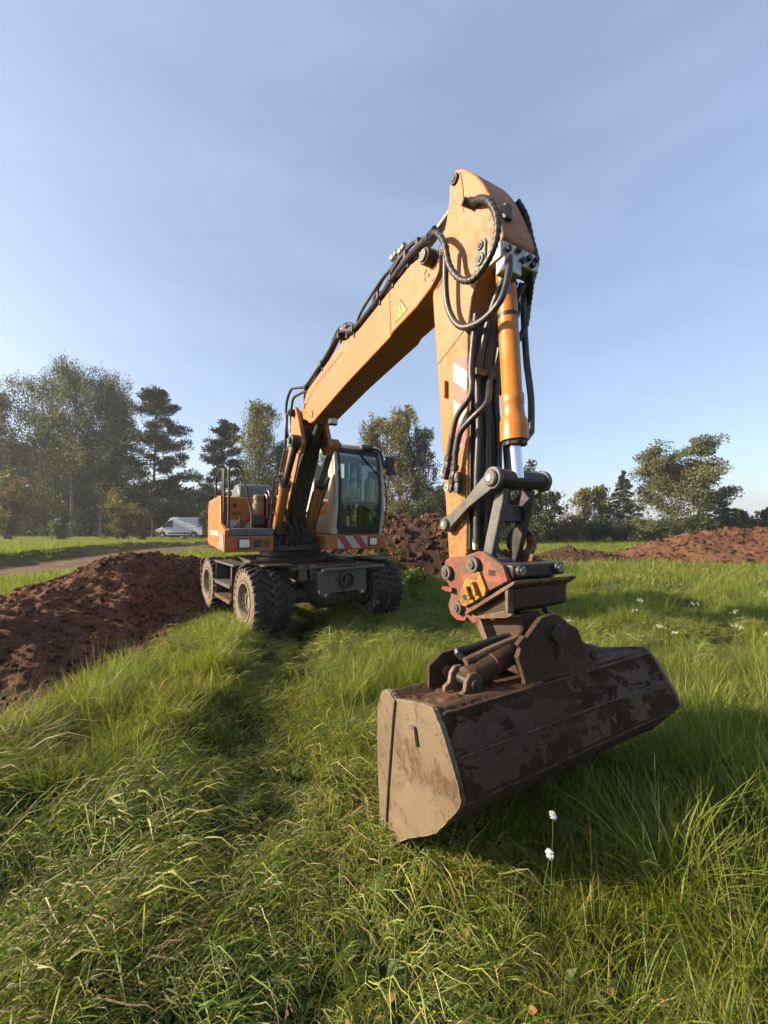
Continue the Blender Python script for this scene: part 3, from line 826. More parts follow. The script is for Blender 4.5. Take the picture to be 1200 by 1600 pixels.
# curved cream side skin on the boom side of the cab, with its long window
sk = [(1.24, 1.47), (1.31, 1.9), (1.31, 2.3), (1.22, 2.8), (1.13, 2.93), (0.98, 2.90), (1.06, 2.6), (1.10, 2.25), (1.05, 1.95), (0.92, 1.80), (0.62, 1.76), (0.38, 1.84), (0.30, 1.98), (0.22, 2.9), (-0.28, 2.92), (-0.32, 1.47)]
m = MB(); m.prism(sk, CY0 - 0.016, CY0 + 0.012); m.build('side_skin', M['cream'], cab, 0.006)
m = MB(); m.prism([(0.98, 2.90), (1.06, 2.6), (1.10, 2.25), (1.05, 1.95), (0.92, 1.80), (0.62, 1.76), (0.38, 1.84), (0.30, 1.98), (0.22, 2.9)], CY0 - 0.006, CY0 + 0.0)
m.build('side_window', M['glass'], cab)
m = MB(); m.bx(0.35, 1.24, CY1 - 0.012, CY1 - 0.006, 1.57, 2.9); m.build('door_window', M['glass'], cab)
m = MB(); m.bx(-0.2, 0.28, CY1 - 0.012, CY1 - 0.006, 2.0, 2.9); m.build('door_window', M['glass'], cab)
# front frame: black surround, upper windscreen, lower pane
def fx(z):
    zs = [1.46, 1.9, 2.3, 2.75, 2.96]; xs = [1.275, 1.362, 1.367, 1.295, 1.17]
    return float(np.interp(z, zs, xs))
def front_strip(y0, y1, z0, z1, th=0.02, off=0.0, n=8):
    mm = MB(); V = []; F = []
    for i in range(n + 1):
        z = z0 + (z1 - z0) * i / n; x = fx(z) + off
        V += [(x, y0, z), (x, y1, z), (x - th, y1, z), (x - th, y0, z)]
    for i in range(n):
        for k in range(4):
            a, b_ = i * 4 + k, i * 4 + (k + 1) % 4
            F.append((a, b_, b_ + 4, a + 4))
    F += [(3, 2, 1, 0), (4 * n, 4 * n + 1, 4 * n + 2, 4 * n + 3)]
    mm.add(V, F); return mm
yi0, yi1 = CY0 + 0.075, CY1 - 0.07
front_strip(yi0, yi1, 1.47, 1.60, 0.03, 0.004).build('lower_sill', M['black'], cab)
front_strip(yi0, yi0 + 0.035, 1.60, 2.92, 0.03, 0.004).build('screen_frame', M['black'], cab)
front_strip(yi1 - 0.05, yi1, 1.60, 2.92, 0.03, 0.004).build('screen_frame', M['black'], cab)
front_strip(yi0 + 0.035, yi1 - 0.05, 1.965, 2.005, 0.03, 0.004).build('screen_divider', M['greyplastic'], cab)
front_strip(yi0 + 0.035, yi1 - 0.05, 2.86, 2.92, 0.03, 0.004).build('screen_frame', M['black'], cab)
front_strip(yi0 + 0.035, yi1 - 0.05, 2.005, 2.86, 0.006, -0.006).build('windscreen', M['glass'], cab)
front_strip(yi0 + 0.035, yi1 - 0.05, 1.60, 1.965, 0.006, -0.006).build('lower_pane', M['glass'], cab)
for (cy, sgn) in ((yi0 + 0.035, 1), (yi1 - 0.05, -1)):     # rounded lower corners of the pane
    V = []; R_ = 0.10
    pts = [(0, 0)] + [(R_ - R_ * math.sin(a), R_ - R_ * math.cos(a)) for a in np.linspace(0, PI / 2, 6)]
    poly = [(cy + sgn * p[0], 1.598 + p[1]) for p in pts]
    m = MB(); m.prism_x(poly, fx(1.62) - 0.02, fx(1.62) + 0.005); m.build('pane_corner', M['black'], cab)
# wiper, grab bar, work light, mirror
m = MB(); m.tube([(1.24, 0.95, 2.90), (1.30, 1.10, 2.70), (1.335, 1.28, 2.52)], 0.008, 6)
m.tube([(1.26, 0.98, 2.88), (1.32, 1.13, 2.68), (1.345, 1.30, 2.50)], 0.008, 6)
m.box((1.33, 1.31, 2.34), (0.015, 0.02, 0.42)); m.build('wiper', M['black'], cab)
m = MB(); m.lathe([(0.03, 0), (0.06, 0.1), (0.065, 0.9), (0.03, 1)], (1.22, 1.05, 2.95), (1.16, 1.30, 2.95), 14); m.build('work_lamp', M['black'], cab)
m = MB(); m.tube([(1.20, 1.30, 2.95), (1.25, 1.40, 2.90), (1.31, 1.43, 2.72), (1.34, 1.45, 2.6)], 0.022, 8); m.build('mirror_arm', M['black'], cab)
m = MB(); m.box((1.34, 1.55, 2.70), (0.06, 0.16, 0.20)); m.box((1.35, 1.56, 2.54), (0.06, 0.15, 0.11)); m.tube([(1.33, 1.44, 2.62), (1.33, 1.52, 2.62)], 0.02, 8)
m.build('mirror', M['black'], EX, 0.025, seg=3)
m = MB(); m.tube([(1.26, 1.47, 2.5), (1.32, 1.49, 2.2), (1.30, 1.49, 1.7), (1.22, 1.47, 1.56)], 0.011, 8); m.build('grab_bar', M['black'], cab)
# seat, console and levers behind the glass
m = MB()
m.box((0.35, 0.98, 1.86), (0.50, 0.46, 0.14)); m.box((0.10, 0.98, 2.22), (0.12, 0.44, 0.66)); m.box((0.06, 0.98, 2.64), (0.09, 0.26, 0.18))
m.box((0.30, 0.98, 1.68), (0.3, 0.3, 0.25)); m.build('seat', M['black'], cab, 0.04, seg=3)
for y in (0.68, 1.27):
    m = MB(); m.box((0.48, y, 1.98), (0.52, 0.12, 0.10)); m.tube([(0.68, y, 2.0), (0.71, y, 2.14), (0.72, y, 2.2)], 0.018, 8); m.box((0.72, y, 2.24), (0.05, 0.05, 0.10))
    m.build('console', M['black'], cab, 0.012)
m = MB(); m.tube([(0.98, 0.98, 1.56), (0.92, 0.98, 1.9), (0.86, 0.98, 2.12)], 0.035, 10)
ring = [(0.85 + 0.05 * math.cos(a), 0.98 + 0.17 * math.sin(a), 2.15 - 0.07 * math.cos(a)) for a in np.linspace(0, 2 * PI, 22)]
m.tube(ring, 0.013, 8, smooth=0); m.build('steering_wheel', M['black'], cab)
m = MB(); m.box((1.02, 0.74, 2.16), (0.04, 0.12, 0.16)); m.tube([(1.0, 0.74, 1.56), (1.01, 0.74, 2.1)], 0.012, 6); m.build('display', M['black'], cab, 0.01)
m = MB(); m.box((1.05, 0.76, 2.10), (0.03, 0.04, 0.10)); m.build('tag', M['amber'], cab, 0.005)
m = MB(); m.bx(-0.265, -0.255, 0.62, 1.35, 2.10, 2.95); m.build('rear_window', M['glass'], cab)
m = MB(); m.tube([(0.6, 1.36, 1.62), (0.62, 1.37, 1.9), (0.85, 1.37, 1.95), (1.0, 1.37, 1.85), (1.02, 1.37, 1.62)], 0.012, 8); m.build('grab_bar', M['black'], cab)
# pale teal sheet taped inside the boom-side window
m = MB(); m.prism([(0.78, 1.82), (1.03, 2.05), (1.05, 2.4), (0.95, 2.85), (0.62, 2.85), (0.66, 2.2)], CY0 + 0.03, CY0 + 0.035); m.build('window_sheet', M['teal'], cab)

# --- lower boom
BM = -0.05
lb = [(0.25, 1.30), (0.32, 1.58), (1.30, 2.86), (1.52, 3.16), (1.66, 3.27), (1.80, 3.25), (1.95, 3.02), (1.90, 2.72), (1.20, 1.80), (0.95, 1.45), (0.90, 1.30)]
m = MB(); m.prism(lb, BM - 0.15, BM + 0.15); m.build('lower_boom', M['yellow'], EX, 0.012)
for sgn in (-1, 1):
    ear = [(1.62, 3.02), (1.70, 3.26), (1.80, 3.30), (1.90, 3.24), (2.05, 3.02), (2.22, 2.70), (2.14, 2.58), (1.98, 2.60), (1.70, 2.86)]
    y0 = BM + sgn * 0.16
    m = MB(); m.prism(ear, y0, y0 + sgn * 0.06); LE = m.build('boom_ear', M['yellow'], EX, 0.008)
    m = MB(); m.cyl((1.82, y0 - sgn * 0.0, 3.20), (1.82, y0 + sgn * 0.13, 3.20), 0.055, n=18); m.cyl((1.82, y0 + sgn * 0.13, 3.20), (1.82, y0 + sgn * 0.15, 3.20), 0.03, n=12)
    m.build('hinge_pin', M['darksteel'], LE)
    yc = BM + sgn * 0.26
    m = MB(); m.cyl((2.10, yc - 0.075, 2.74), (2.10, yc + 0.075, 2.74), 0.085, n=20); m.build('cylinder_eye', M['yellow' if sgn > 0 else 'darksteel'], EX, 0.01)
    m = MB(); m.cyl((2.10, yc - 0.11, 2.74), (2.10, yc + 0.11, 2.74), 0.045, n=16); m.build('pin', M['link'], EX)
    # lift cylinder
    b0, b1, tp = Vector((0.86, yc, 1.38)), Vector((1.58, yc, 2.22)), Vector((2.10, yc, 2.74))
    if sgn < 0: b1 = Vector((1.52, yc, 2.22))
    m = MB(); m.lathe([(0.06, 0), (0.075, 0.03), (0.075, 0.90), (0.088, 0.91), (0.088, 0.99), (0.06, 1.0)], b0, b1, 24)
    LC = m.build('lift_cylinder', M['yellow'], EX)
    m = MB(); m.cyl(b1, tp, 0.045, n=18); m.build('piston_rod', M['darksteel'] if sgn < 0 else M['link'], LC)
    m = MB(); m.cyl(b1 + (b1 - b0) * -0.02, b1 + (b1 - b0) * 0.03, 0.092, n=24); m.build('gland', M['darksteel'], LC)
    m = MB(); m.tube([b1 + Vector((0.05, sgn * 0.07, 0.02)), b1 + Vector((0.02, sgn * 0.13, 0.12)), b1 + Vector((-0.08, sgn * 0.15, 0.06)), b1 + Vector((-0.30, sgn * 0.12, -0.25)), b0 + Vector((0.1, sgn * 0.1, 0.15))], 0.016, 8)
    m.build('hydraulic_hose', M['hose'], LC)
# adjusting cylinder between the lift cylinders, its black rod reaching the upper boom
b0, b1, tp = Vector((1.0, BM, 1.75)), Vector((1.72, BM - 0.02, 2.52)), Vector((2.34, BM, 2.98))
m = MB(); m.lathe([(0.055, 0), (0.065, 0.03), (0.065, 0.88), (0.078, 0.9), (0.078, 0.99), (0.05, 1.0)], b0, b1, 22); AC = m.build('adjusting_cylinder', M['yellow'], EX)
m = MB(); m.cyl(b1, tp, 0.052, n=18); m.build('piston_rod', M['darksteel'], AC)
m = MB(); m.box(tp + Vector((0.0, 0, 0.02)), (0.13, 0.12, 0.12)); m.build('rod_eye', M['rim'], AC, 0.03)
for k in range(7):
    y = BM - 0.12 + 0.04 * k
    m = MB(); m.tube([(1.02 + 0.02 * (k % 3), y, 1.45), (1.22, y + random.uniform(-.03, .03), 1.75), (1.45, y + random.uniform(-.03, .03), 2.08), (1.72, y + random.uniform(-.02, .02), 2.42), (1.95, y * 0.8, 2.70), (2.02, y * 0.8, 2.95)], random.choice((0.014, 0.018, 0.022)), 8)
    m.build('hydraulic_hose', M['hose'], EX)
m = MB(); m.prism([(1.02, 1.50), (1.245, 1.79), (1.94, 2.70), (1.925, 2.715), (1.23, 1.805), (1.0, 1.51)], BM - 0.13, BM + 0.13); m.build('grease_and_shade_plate', M['darksteel'], EX)  # added dark sheet: grime plus the boom front's shadows, put into the colour
# dark tangle of lines in front of the boom foot
random.seed(3)
for k in range(13):
    y = BM - 0.30 + 0.05 * k + random.uniform(-0.02, 0.02)
    xx = 0.95 + random.uniform(-0.03, 0.14)
    m = MB(); m.tube([(xx, y, 1.28), (xx + 0.10, y + random.uniform(-0.06, 0.06), 1.50), (xx + 0.12, y + random.uniform(-0.08, 0.08), 1.72), (xx + 0.10 + random.uniform(-0.05, 0.15), y + random.uniform(-0.08, 0.08), 1.95), (xx + random.uniform(0.1, 0.3), y + random.uniform(-0.05, 0.05), 2.16)], random.choice((0.013, 0.017, 0.02)), 8)
    m.build('hydraulic_hose', M['hose'], EX)
m = MB(); m.bx(0.55, 1.0, BM - 0.42, BM + 0.40, 1.30, 1.50); m.bx(0.92, 1.08, BM - 0.3, BM + 0.3, 1.45, 1.68); m.build('swivel_manifold', M['darksteel'], EX, 0.02)
m = MB(); m.tube([(1.15, BM - 0.36, 1.80), (1.20, BM - 0.2, 1.86), (1.22, BM + 0.1, 1.80), (1.2, BM + 0.35, 1.86), (1.25, BM + 0.45, 2.0)], 0.014, 8); m.build('steel_line', M['link'], EX)
m = MB(); m.tube([(1.30, BM - 0.34, 2.27), (1.45, BM - 0.1, 2.36), (1.5, BM + 0.15, 2.30)], 0.018, 8); m.build('steel_line', M['darksteel'], EX)
for (x, z) in ((0.62, 2.05), (0.95, 2.45), (1.22, 2.80)):
    m = MB(); m.box((x, BM - 0.19, z), (0.05, 0.05, 0.05)); m.build('line_clamp', M['zinc'], EX, 0.008)
m = MB(); m.tube([(0.35, BM - 0.19, 1.70), (0.62, BM - 0.20, 2.06), (0.95, BM - 0.20, 2.46), (1.24, BM - 0.20, 2.82), (1.38, BM - 0.22, 3.05), (1.42, BM - 0.22, 3.3)], 0.022, 8); m.build('boom_line', M['hose'], EX)

# --- upper boom
Y0, Y1 = -0.19, 0.09
ub = [(1.84, 3.10), (1.90, 3.24), (2.18, 3.43), (2.82, 3.50), (3.34, 3.55), (3.44, 3.565), (3.56, 3.525), (3.84, 3.50), (4.36, 3.54), (4.77, 3.57), (4.98, 3.535),
      (5.09, 3.48), (5.155, 3.42), (5.165, 3.36), (5.13, 3.29), (5.05, 3.245), (4.85, 3.20), (4.51, 3.175), (4.47, 3.15), (3.52, 3.07), (2.46, 2.94), (2.30, 2.95), (2.10, 3.05)]
m = MB(); m.prism(ub, Y0, Y1); UB = m.build('upper_boom', M['yellow'], EX, 0.010)
seam = plain('weld_seam_shadow', (0.30, 0.13, 0.02), 0.7)
m = MB(); m.tube([(2.0, Y0 - 0.0005, 3.22), (2.6, Y0 - 0.0005, 3.38), (3.45, Y0 - 0.0005, 3.44)], 0.006, 6, smooth=1); m.build('weld_seam', M['yellow'], UB)
m = MB(); m.tube([(4.48, Y0 - 0.0005, 3.155), (4.46, Y0 - 0.0005, 3.52)], 0.005, 6); m.build('weld_seam', M['yellow'], UB)
m = MB(); m.tube([(5.155, Y0 - 0.002, 3.40), (5.14, Y0 - 0.002, 3.29), (5.06, Y0 - 0.002, 3.24)], 0.007, 6, smooth=3); m.build('grease_edge', M['darksteel'], UB)
for (x, z, r) in ((2.40, 3.05, 0.05), (2.05, 3.25, 0.045)):
    m = MB(); m.lathe([(r, 0), (r, 0.5), (r * 0.75, 0.5), (r * 0.75, 1.0)], (x, Y0, z), (x, Y0 - 0.014, z), 20); m.build('pin_cover', M['yellow'], UB)
# warning triangle: black outline, yellow field, exclamation mark
def tri(x0, z0, x1, z1, x2, z2, y, mat):
    mm = MB(); mm.prism([(x0, z0), (x1, z1), (x2, z2)], y, Y0); return mm.build('warning_triangle', mat, UB)
blk = plain('black_print', (0.02, 0.02, 0.02), 0.5)
ylw = plain('yellow_print', (0.64, 0.37, 0.035), 0.45, var=0.08)
tri(4.555, 3.225, 4.745, 3.242, 4.63, 3.385, Y0 - 0.002, blk)
tri(4.575, 3.234, 4.727, 3.248, 4.633, 3.362, Y0 - 0.004, ylw)
m = MB(); m.prism([(4.640, 3.285), (4.656, 3.286), (4.646, 3.335), (4.634, 3.335)], Y0 - 0.006, Y0); m.bx(4.645, 4.661, Y0 - 0.006, Y0, 3.256, 3.271); m.build('exclamation_mark', blk, UB)
# boom / stick pivot pin
m = MB(); m.cyl((5.06, Y0 - 0.07, 3.435), (5.06, Y1 + 0.07, 3.435), 0.055, n=20); PIV = m.build('pivot_pin', M['darksteel'], EX, 0.006)
m = MB(); m.cyl((5.06, Y0 - 0.085, 3.435), (5.06, Y0 - 0.07, 3.435), 0.04, n=8); m.build('pin_bolt', M['link'], PIV)
m = MB()
for k in range(26):
    a = random.uniform(0, 6.28); r = random.uniform(0.05, 0.13)
    m.box((5.06 + r * math.cos(a) * 0.8, Y0 - 0.001, 3.40 + r * math.sin(a)), (random.uniform(0.006, 0.02), 0.004, random.uniform(0.006, 0.025)), Matrix.Rotation(a, 3, 'Y'))
m.build('grease_smear', M['darksteel'], UB)
# stick cylinder on top of the boom
b0, b1, tp = Vector((3.46, BM, 3.62)), Vector((4.74, BM, 3.74)), Vector((5.285, BM, 3.825))
m = MB(); m.lathe([(0.05, 0), (0.065, 0.02), (0.065, 0.93), (0.078, 0.94), (0.078, 0.99), (0.05, 1.0)], b0, b1, 24); SCY = m.build('stick_cylinder', M['cyl_paint'], EX)
m = MB(); m.cyl(b1, tp, 0.036, n=18); m.build('piston_rod', M['chrome'], SCY)
m = MB(); m.cyl(b1 - (b1 - b0) * 0.04, b1 + (b1 - b0) * 0.01, 0.082, n=24); m.build('gland', M['darksteel'], SCY)
for y in (BM - 0.07, BM + 0.07):
    m = MB(); m.prism([(3.30, 3.54), (3.40, 3.68), (3.50, 3.69), (3.56, 3.62), (3.62, 3.52)], y - 0.012, y + 0.012); m.build('cylinder_bracket', M['yellow'], UB, 0.004)
m = MB(); m.cyl((3.46, BM - 0.11, 3.62), (3.46, BM + 0.11, 3.62), 0.03, n=14); m.build('pin', M['darksteel'], SCY)
# lines along the boom top, with clamps
hz = [
    [(1.37, -0.23, 2.89), (1.24, -0.24, 3.20), (1.30, -0.25, 3.48), (1.55, -0.25, 3.62), (1.85, -0.24, 3.56), (2.15, -0.21, 3.49), (2.5, -0.20, 3.53), (2.82, -0.20, 3.57), (3.10, -0.20, 3.62), (3.36, -0.20, 3.68), (3.55, -0.20, 3.62), (3.75, -0.20, 3.545), (4.3, -0.20, 3.575), (4.66, -0.21, 3.61), (4.9, -0.22, 3.60), (5.08, -0.23, 3.565)],
    [(1.45, -0.20, 2.95), (1.36, -0.20, 3.2), (1.48, -0.20, 3.5), (1.80, -0.18, 3.50), (2.15, -0.16, 3.46), (2.6, -0.16, 3.53), (3.05, -0.16, 3.62), (3.34, -0.16, 3.72), (3.58, -0.16, 3.68), (3.80, -0.15, 3.56), (4.35, -0.15, 3.60), (4.70, -0.16, 3.64), (4.95, -0.18, 3.64), (5.12, -0.21, 3.60)],
    [(1.60, 0.02, 3.2), (1.75, 0.04, 3.46), (2.15, 0.06, 3.47), (2.8, 0.06, 3.54), (3.3, 0.07, 3.62), (3.9, 0.08, 3.56), (4.5, 0.08, 3.60), (4.95, 0.08, 3.60)],
    [(3.56, -0.10, 3.60), (3.70, -0.12, 3.72), (4.0, -0.12, 3.79), (4.25, -0.12, 3.82), (4.48, -0.11, 3.80)],
    [(3.50, 0.04, 3.60), (3.70, 0.05, 3.73), (4.1, 0.05, 3.80), (4.55, 0.03, 3.80)],
    [(1.70, -0.10, 3.30), (1.80, -0.10, 3.56), (2.15, -0.10, 3.58), (2.5, -0.11, 3.62), (2.9, -0.12, 3.68), (3.2, -0.13, 3.76), (3.4, -0.13, 3.78), (3.55, -0.13, 3.70)],
    [(2.9, -0.17, 3.58), (3.1, -0.18, 3.70), (3.3, -0.18, 3.76), (3.45, -0.18, 3.70), (3.55, -0.18, 3.58)],
    [(4.3, -0.17, 3.60), (4.5, -0.18, 3.70), (4.7, -0.18, 3.73), (4.85, -0.19, 3.70), (5.0, -0.20, 3.62)],
    [(3.6, -0.02, 3.60), (4.0, -0.06, 3.86), (4.4, -0.08, 3.87), (4.6, -0.10, 3.80)],
]
for i, h in enumerate(hz):
    m = MB(); m.tube(h, 0.021 if i < 3 else 0.015, 8, smooth=4); m.build('hydraulic_hose', M['hose'], EX)
for (x, z, w_) in ((2.15, 3.46, 0.07), (2.8, 3.54, 0.07), (3.38, 3.63, 0.08), (3.75, 3.53, 0.07), (4.30, 3.57, 0.07), (4.52, 3.60, 0.06), (4.75, 3.63, 0.08), (4.92, 3.62, 0.07)):
    m = MB(); m.box((x, -0.185, z + 0.012), (0.035, 0.09, w_)); m.box((x, -0.19, z - 0.04), (0.02, 0.025, 0.06)); m.build('hose_clamp', M['darksteel'], EX, 0.006)
for (x, z) in ((3.40, 3.72), (3.46, 3.70), (4.50, 3.81), (4.62, 3.79), (4.84, 3.66)):
    m = MB(); m.lathe([(0.02, 0), (0.028, 0.1), (0.028, 0.5), (0.02, 0.55), (0.024, 1.0)], (x - 0.04, -0.17, z), (x + 0.05, -0.17, z + 0.012), 8); m.build('hose_fitting', M['zinc'], EX)
m = MB(); m.box((2.70, -0.02, 2.90), (0.07, 0.11, 0.09)); WL = m.build('work_lamp', M['black'], EX, 0.012)
m = MB(); m.box((2.737, -0.02, 2.90), (0.006, 0.085, 0.065)); m.build('lens', M['white_lamp'], WL)
m = MB(); m.box((2.66, -0.02, 2.965), (0.03, 0.03, 0.06)); m.build('lamp_bracket', M['darksteel'], WL)

# --- stick
SY0, SY1 = -0.16, 0.09
st = [(5.215, 3.80), (5.225, 3.855), (5.25, 3.885), (5.285, 3.895), (5.36, 3.84), (5.48, 3.69), (5.57, 3.52), (5.66, 3.28), (5.68, 3.19), (5.66, 3.155), (5.55, 3.11), (5.47, 3.06), (5.42, 2.98), (5.385, 2.82),
      (5.38, 2.46), (5.37, 1.88), (5.355, 1.45), (5.345, 1.28), (5.30, 1.245), (5.22, 1.245), (5.195, 1.30), (5.18, 1.44), (5.14, 1.90), (5.08, 2.56), (5.02, 3.20), (5.045, 3.30), (5.13, 3.52), (5.18, 3.63), (5.205, 3.73)]
head = catmull([Vector(p) for p in st[:9]], 4)
st = [tuple(p) for p in head] + st[9:]
m = MB(); m.prism(st, SY0, SY1); ST = m.build('stick', M['stick'], EX, 0.008)
m = MB(); m.prism([(5.22, 3.79), (5.24, 3.87), (5.285, 3.885), (5.33, 3.84), (5.355, 3.72), (5.36, 3.55), (5.34, 3.60), (5.25, 3.72)], SY0 - 0.006, SY0 + 0.002); m.build('boss_plate', M['yellow'], ST, 0.003)
for (x, z, r, c) in ((5.285, 3.825, 0.034, 'darksteel'), (5.51, 3.155, 0.036, 'link'), (5.515, 3.235, 0.026, 'link')):
    m = MB(); m.cyl((x, SY0 - 0.022, z), (x, SY1 + 0.02, z), r, n=18); PN = m.build('stick_pin', M[c], ST, 0.004)
    m = MB(); m.cyl((x, SY0 - 0.028, z), (x, SY0 - 0.02, z), r * 0.5, n=12); m.build('pin_bolt', M['darksteel'], PN)
m = MB(); m.prism([(5.50 + 0.052 * math.cos(a), 3.15 + 0.052 * math.sin(a)) for a in np.linspace(PI, 2 * PI, 8)] + [(5.515 + 0.042 * math.cos(a), 3.235 + 0.042 * math.sin(a)) for a in np.linspace(0, PI, 8)], SY0 - 0.012, SY0 - 0.001); m.build('keeper_plate', M['link'], ST, 0.003)
m = MB(); m.tube([(5.215, SY0 - 0.001, 2.75), (5.395, SY0 - 0.001, 2.83)], 0.004, 6); m.tube([(5.075, SY0 - 0.001, 2.70), (5.225, SY0 - 0.001, 2.755)], 0.004, 6); m.build('weld_seam', M['yellow'], ST)
m = MB(); m.bx(5.165, 5.185, SY0 - 0.028, SY0, 2.44, 2.55); m.build('step_block', M['yellow'], ST, 0.004)
m = MB(); m.bx(5.335, 5.375, SY0 - 0.012, SY0, 1.66, 1.72); m.bx(5.31, 5.335, SY0 - 0.012, SY0, 1.60, 1.66); m.bx(5.325, 5.36, SY0 - 0.012, SY0, 1.68, 1.78); m.build('worn_bracket', M['yellow_low'], ST, 0.003)
M['st_stick'] = stripes('warning_stripes_stick', (0.62, 0, 0.78), 0.19, (0.30, 0.062, 0.052), (0.40, 0.36, 0.28), off=0.01, dirt=0.7)
m = MB(); m.prism([(5.245, 2.08), (5.366, 2.10), (5.374, 2.635), (5.245, 2.675)], SY0 - 0.002, SY0); m.build('stripe_panel', M['st_stick'], ST)
m = MB(); m.prism([(5.358, 1.46), (5.372, 1.88), (5.384, 2.46), (5.389, 2.82), (5.398, 2.92), (5.402, 2.82), (5.395, 2.46), (5.384, 1.88), (5.37, 1.46)], SY0 + 0.012, SY1 - 0.004); m.build('grease_and_shade_plate', M['darksteel'], ST)  # dark sheet over the stick front: grease, with shade put into its colour
# valve block under the curved head
m = MB(); m.box((5.63, -0.03, 3.115), (0.10, 0.30, 0.10)); m.box((5.66, -0.10, 3.03), (0.07, 0.13, 0.08)); VB = m.build('valve_block', M['zinc'], EX, 0.008)
for (y, z) in ((-0.13, 3.12), (-0.05, 3.14), (0.03, 3.12), (0.09, 3.13), (-0.02, 3.09), (0.06, 3.09)):
    m = MB(); m.cyl((5.68, y, z), (5.70, y, z), 0.017, n=8); m.build('port_fitting', M['darksteel'], VB)
m = MB(); m.box((5.65, -0.10, 3.36), (0.04, 0.055, 0.09)); m.build('junction_box', M['link'], EX, 0.008)
# bucket cylinder in front of the stick
ct, cb, kn = Vector((5.585, BM, 3.14)), Vector((5.64, BM, 2.07)), Vector((5.66, BM, 1.86))
m = MB(); m.lathe([(0.045, 0.0), (0.062, 0.02), (0.056, 0.05), (0.056, 0.74), (0.064, 0.75), (0.064, 0.80), (0.060, 0.81), (0.064, 0.87), (0.075, 0.89), (0.078, 0.995), (0.06, 1.0)], ct, cb, 32)
BCY = m.build('bucket_cylinder', M['cyl_paint'], EX)
m = MB(); m.cyl(cb + Vector((0, 0, 0.004)), cb + Vector((0.002, 0, -0.02)), 0.062, n=24); GL = m.build('gland', M['darksteel'], BCY)
for k in range(10):
    a = 2 * PI * k / 10
    m = MB(); m.cyl(cb + Vector((0.058 * math.cos(a), 0.058 * math.sin(a), 0.0)), cb + Vector((0.058 * math.cos(a), 0.058 * math.sin(a), -0.022)), 0.010, n=6); m.build('bolt', M['darksteel'], GL)
m = MB(); m.cyl(cb, kn, 0.034, n=22); m.build('piston_rod', M['chrome'], BCY)
for z in (2.80, 2.99):
    t_ = (3.14 - z) / 1.07
    p = ct + (cb - ct) * t_
    m = MB(); m.cyl(p + Vector((0, 0, 0.012)), p - Vector((0, 0, 0.012)), 0.0575, n=24); m.build('paint_band', M['black'], BCY)
# knuckle pin, side levers and fork link
m = MB(); m.lathe([(0.046, 0), (0.053, 0.03), (0.053, 0.30), (0.057, 0.31), (0.057, 0.60), (0.052, 0.61), (0.052, 0.97), (0.044, 1.0)], (5.63, -0.17, 1.86), (5.63, 0.16, 1.86), 28); m.build('knuckle', M['darksteel'], EX)
def bar(p, q, r0, r1, y0, y1, name, mat, w=0.024):
    p = Vector(p); q = Vector(q); d = (q - p).normalized(); n = Vector((-d.y, d.x))
    a0 = math.atan2(d.y, d.x)
    P = [(p.x + r0 * math.cos(a), p.y + r0 * math.sin(a)) for a in np.linspace(a0 + 0.9, a0 + 2 * PI - 0.9, 14)]
    mid = p + (q - p) * 0.5
    P += [tuple(mid - n * w)]
    P += [(q.x + r1 * math.cos(a), q.y + r1 * math.sin(a)) for a in np.linspace(a0 - PI + 0.9, a0 + PI - 0.9, 14)]
    P += [tuple(mid + n * w)]
    mm = MB(); mm.prism(P, y0, y1); return mm.build(name, M[mat], EX, 0.004)
bar((5.63, 1.86), (5.225, 1.61), 0.062, 0.050, -0.215, -0.185, 'side_lever', 'link', 0.028)
bar((5.63, 1.86), (5.225, 1.61), 0.062, 0.050, 0.165, 0.195, 'side_lever', 'link', 0.028)
for (x, z, r) in ((5.63, 1.86, 0.046), (5.225, 1.61, 0.040)):
    m = MB(); m.lathe([(r, 0), (r, 0.7), (r * 0.85, 1.0)], (x, -0.21, z), (x, -0.236, z), 22); PC = m.build('pin_cap', M['link'], EX)
    m = MB(); m.cyl((x, -0.236, z), (x, -0.240, z), r * 0.38, n=12); m.build('pin_bolt', M['zinc'], PC)
m = MB(); m.cyl((5.225, -0.18, 1.61), (5.225, 0.16, 1.61), 0.035, n=18); m.build('lever_pin', M['darksteel'], EX)
for y0, y1 in ((-0.155, -0.115), (0.05, 0.09)):
    fl = [(5.60, 1.82), (5.66, 1.80), (5.65, 1.74), (5.565, 1.45), (5.535, 1.38), (5.475, 1.38), (5.49, 1.45), (5.565, 1.70)]
    m = MB(); m.prism(fl, y0, y1); m.build('fork_link', M['link' if y0 < 0 else 'darksteel'], EX, 0.006)
m = MB(); m.bx(5.53, 5.60, -0.115, 0.05, 1.62, 1.72); m.build('link_web', M['darksteel'], EX, 0.01)
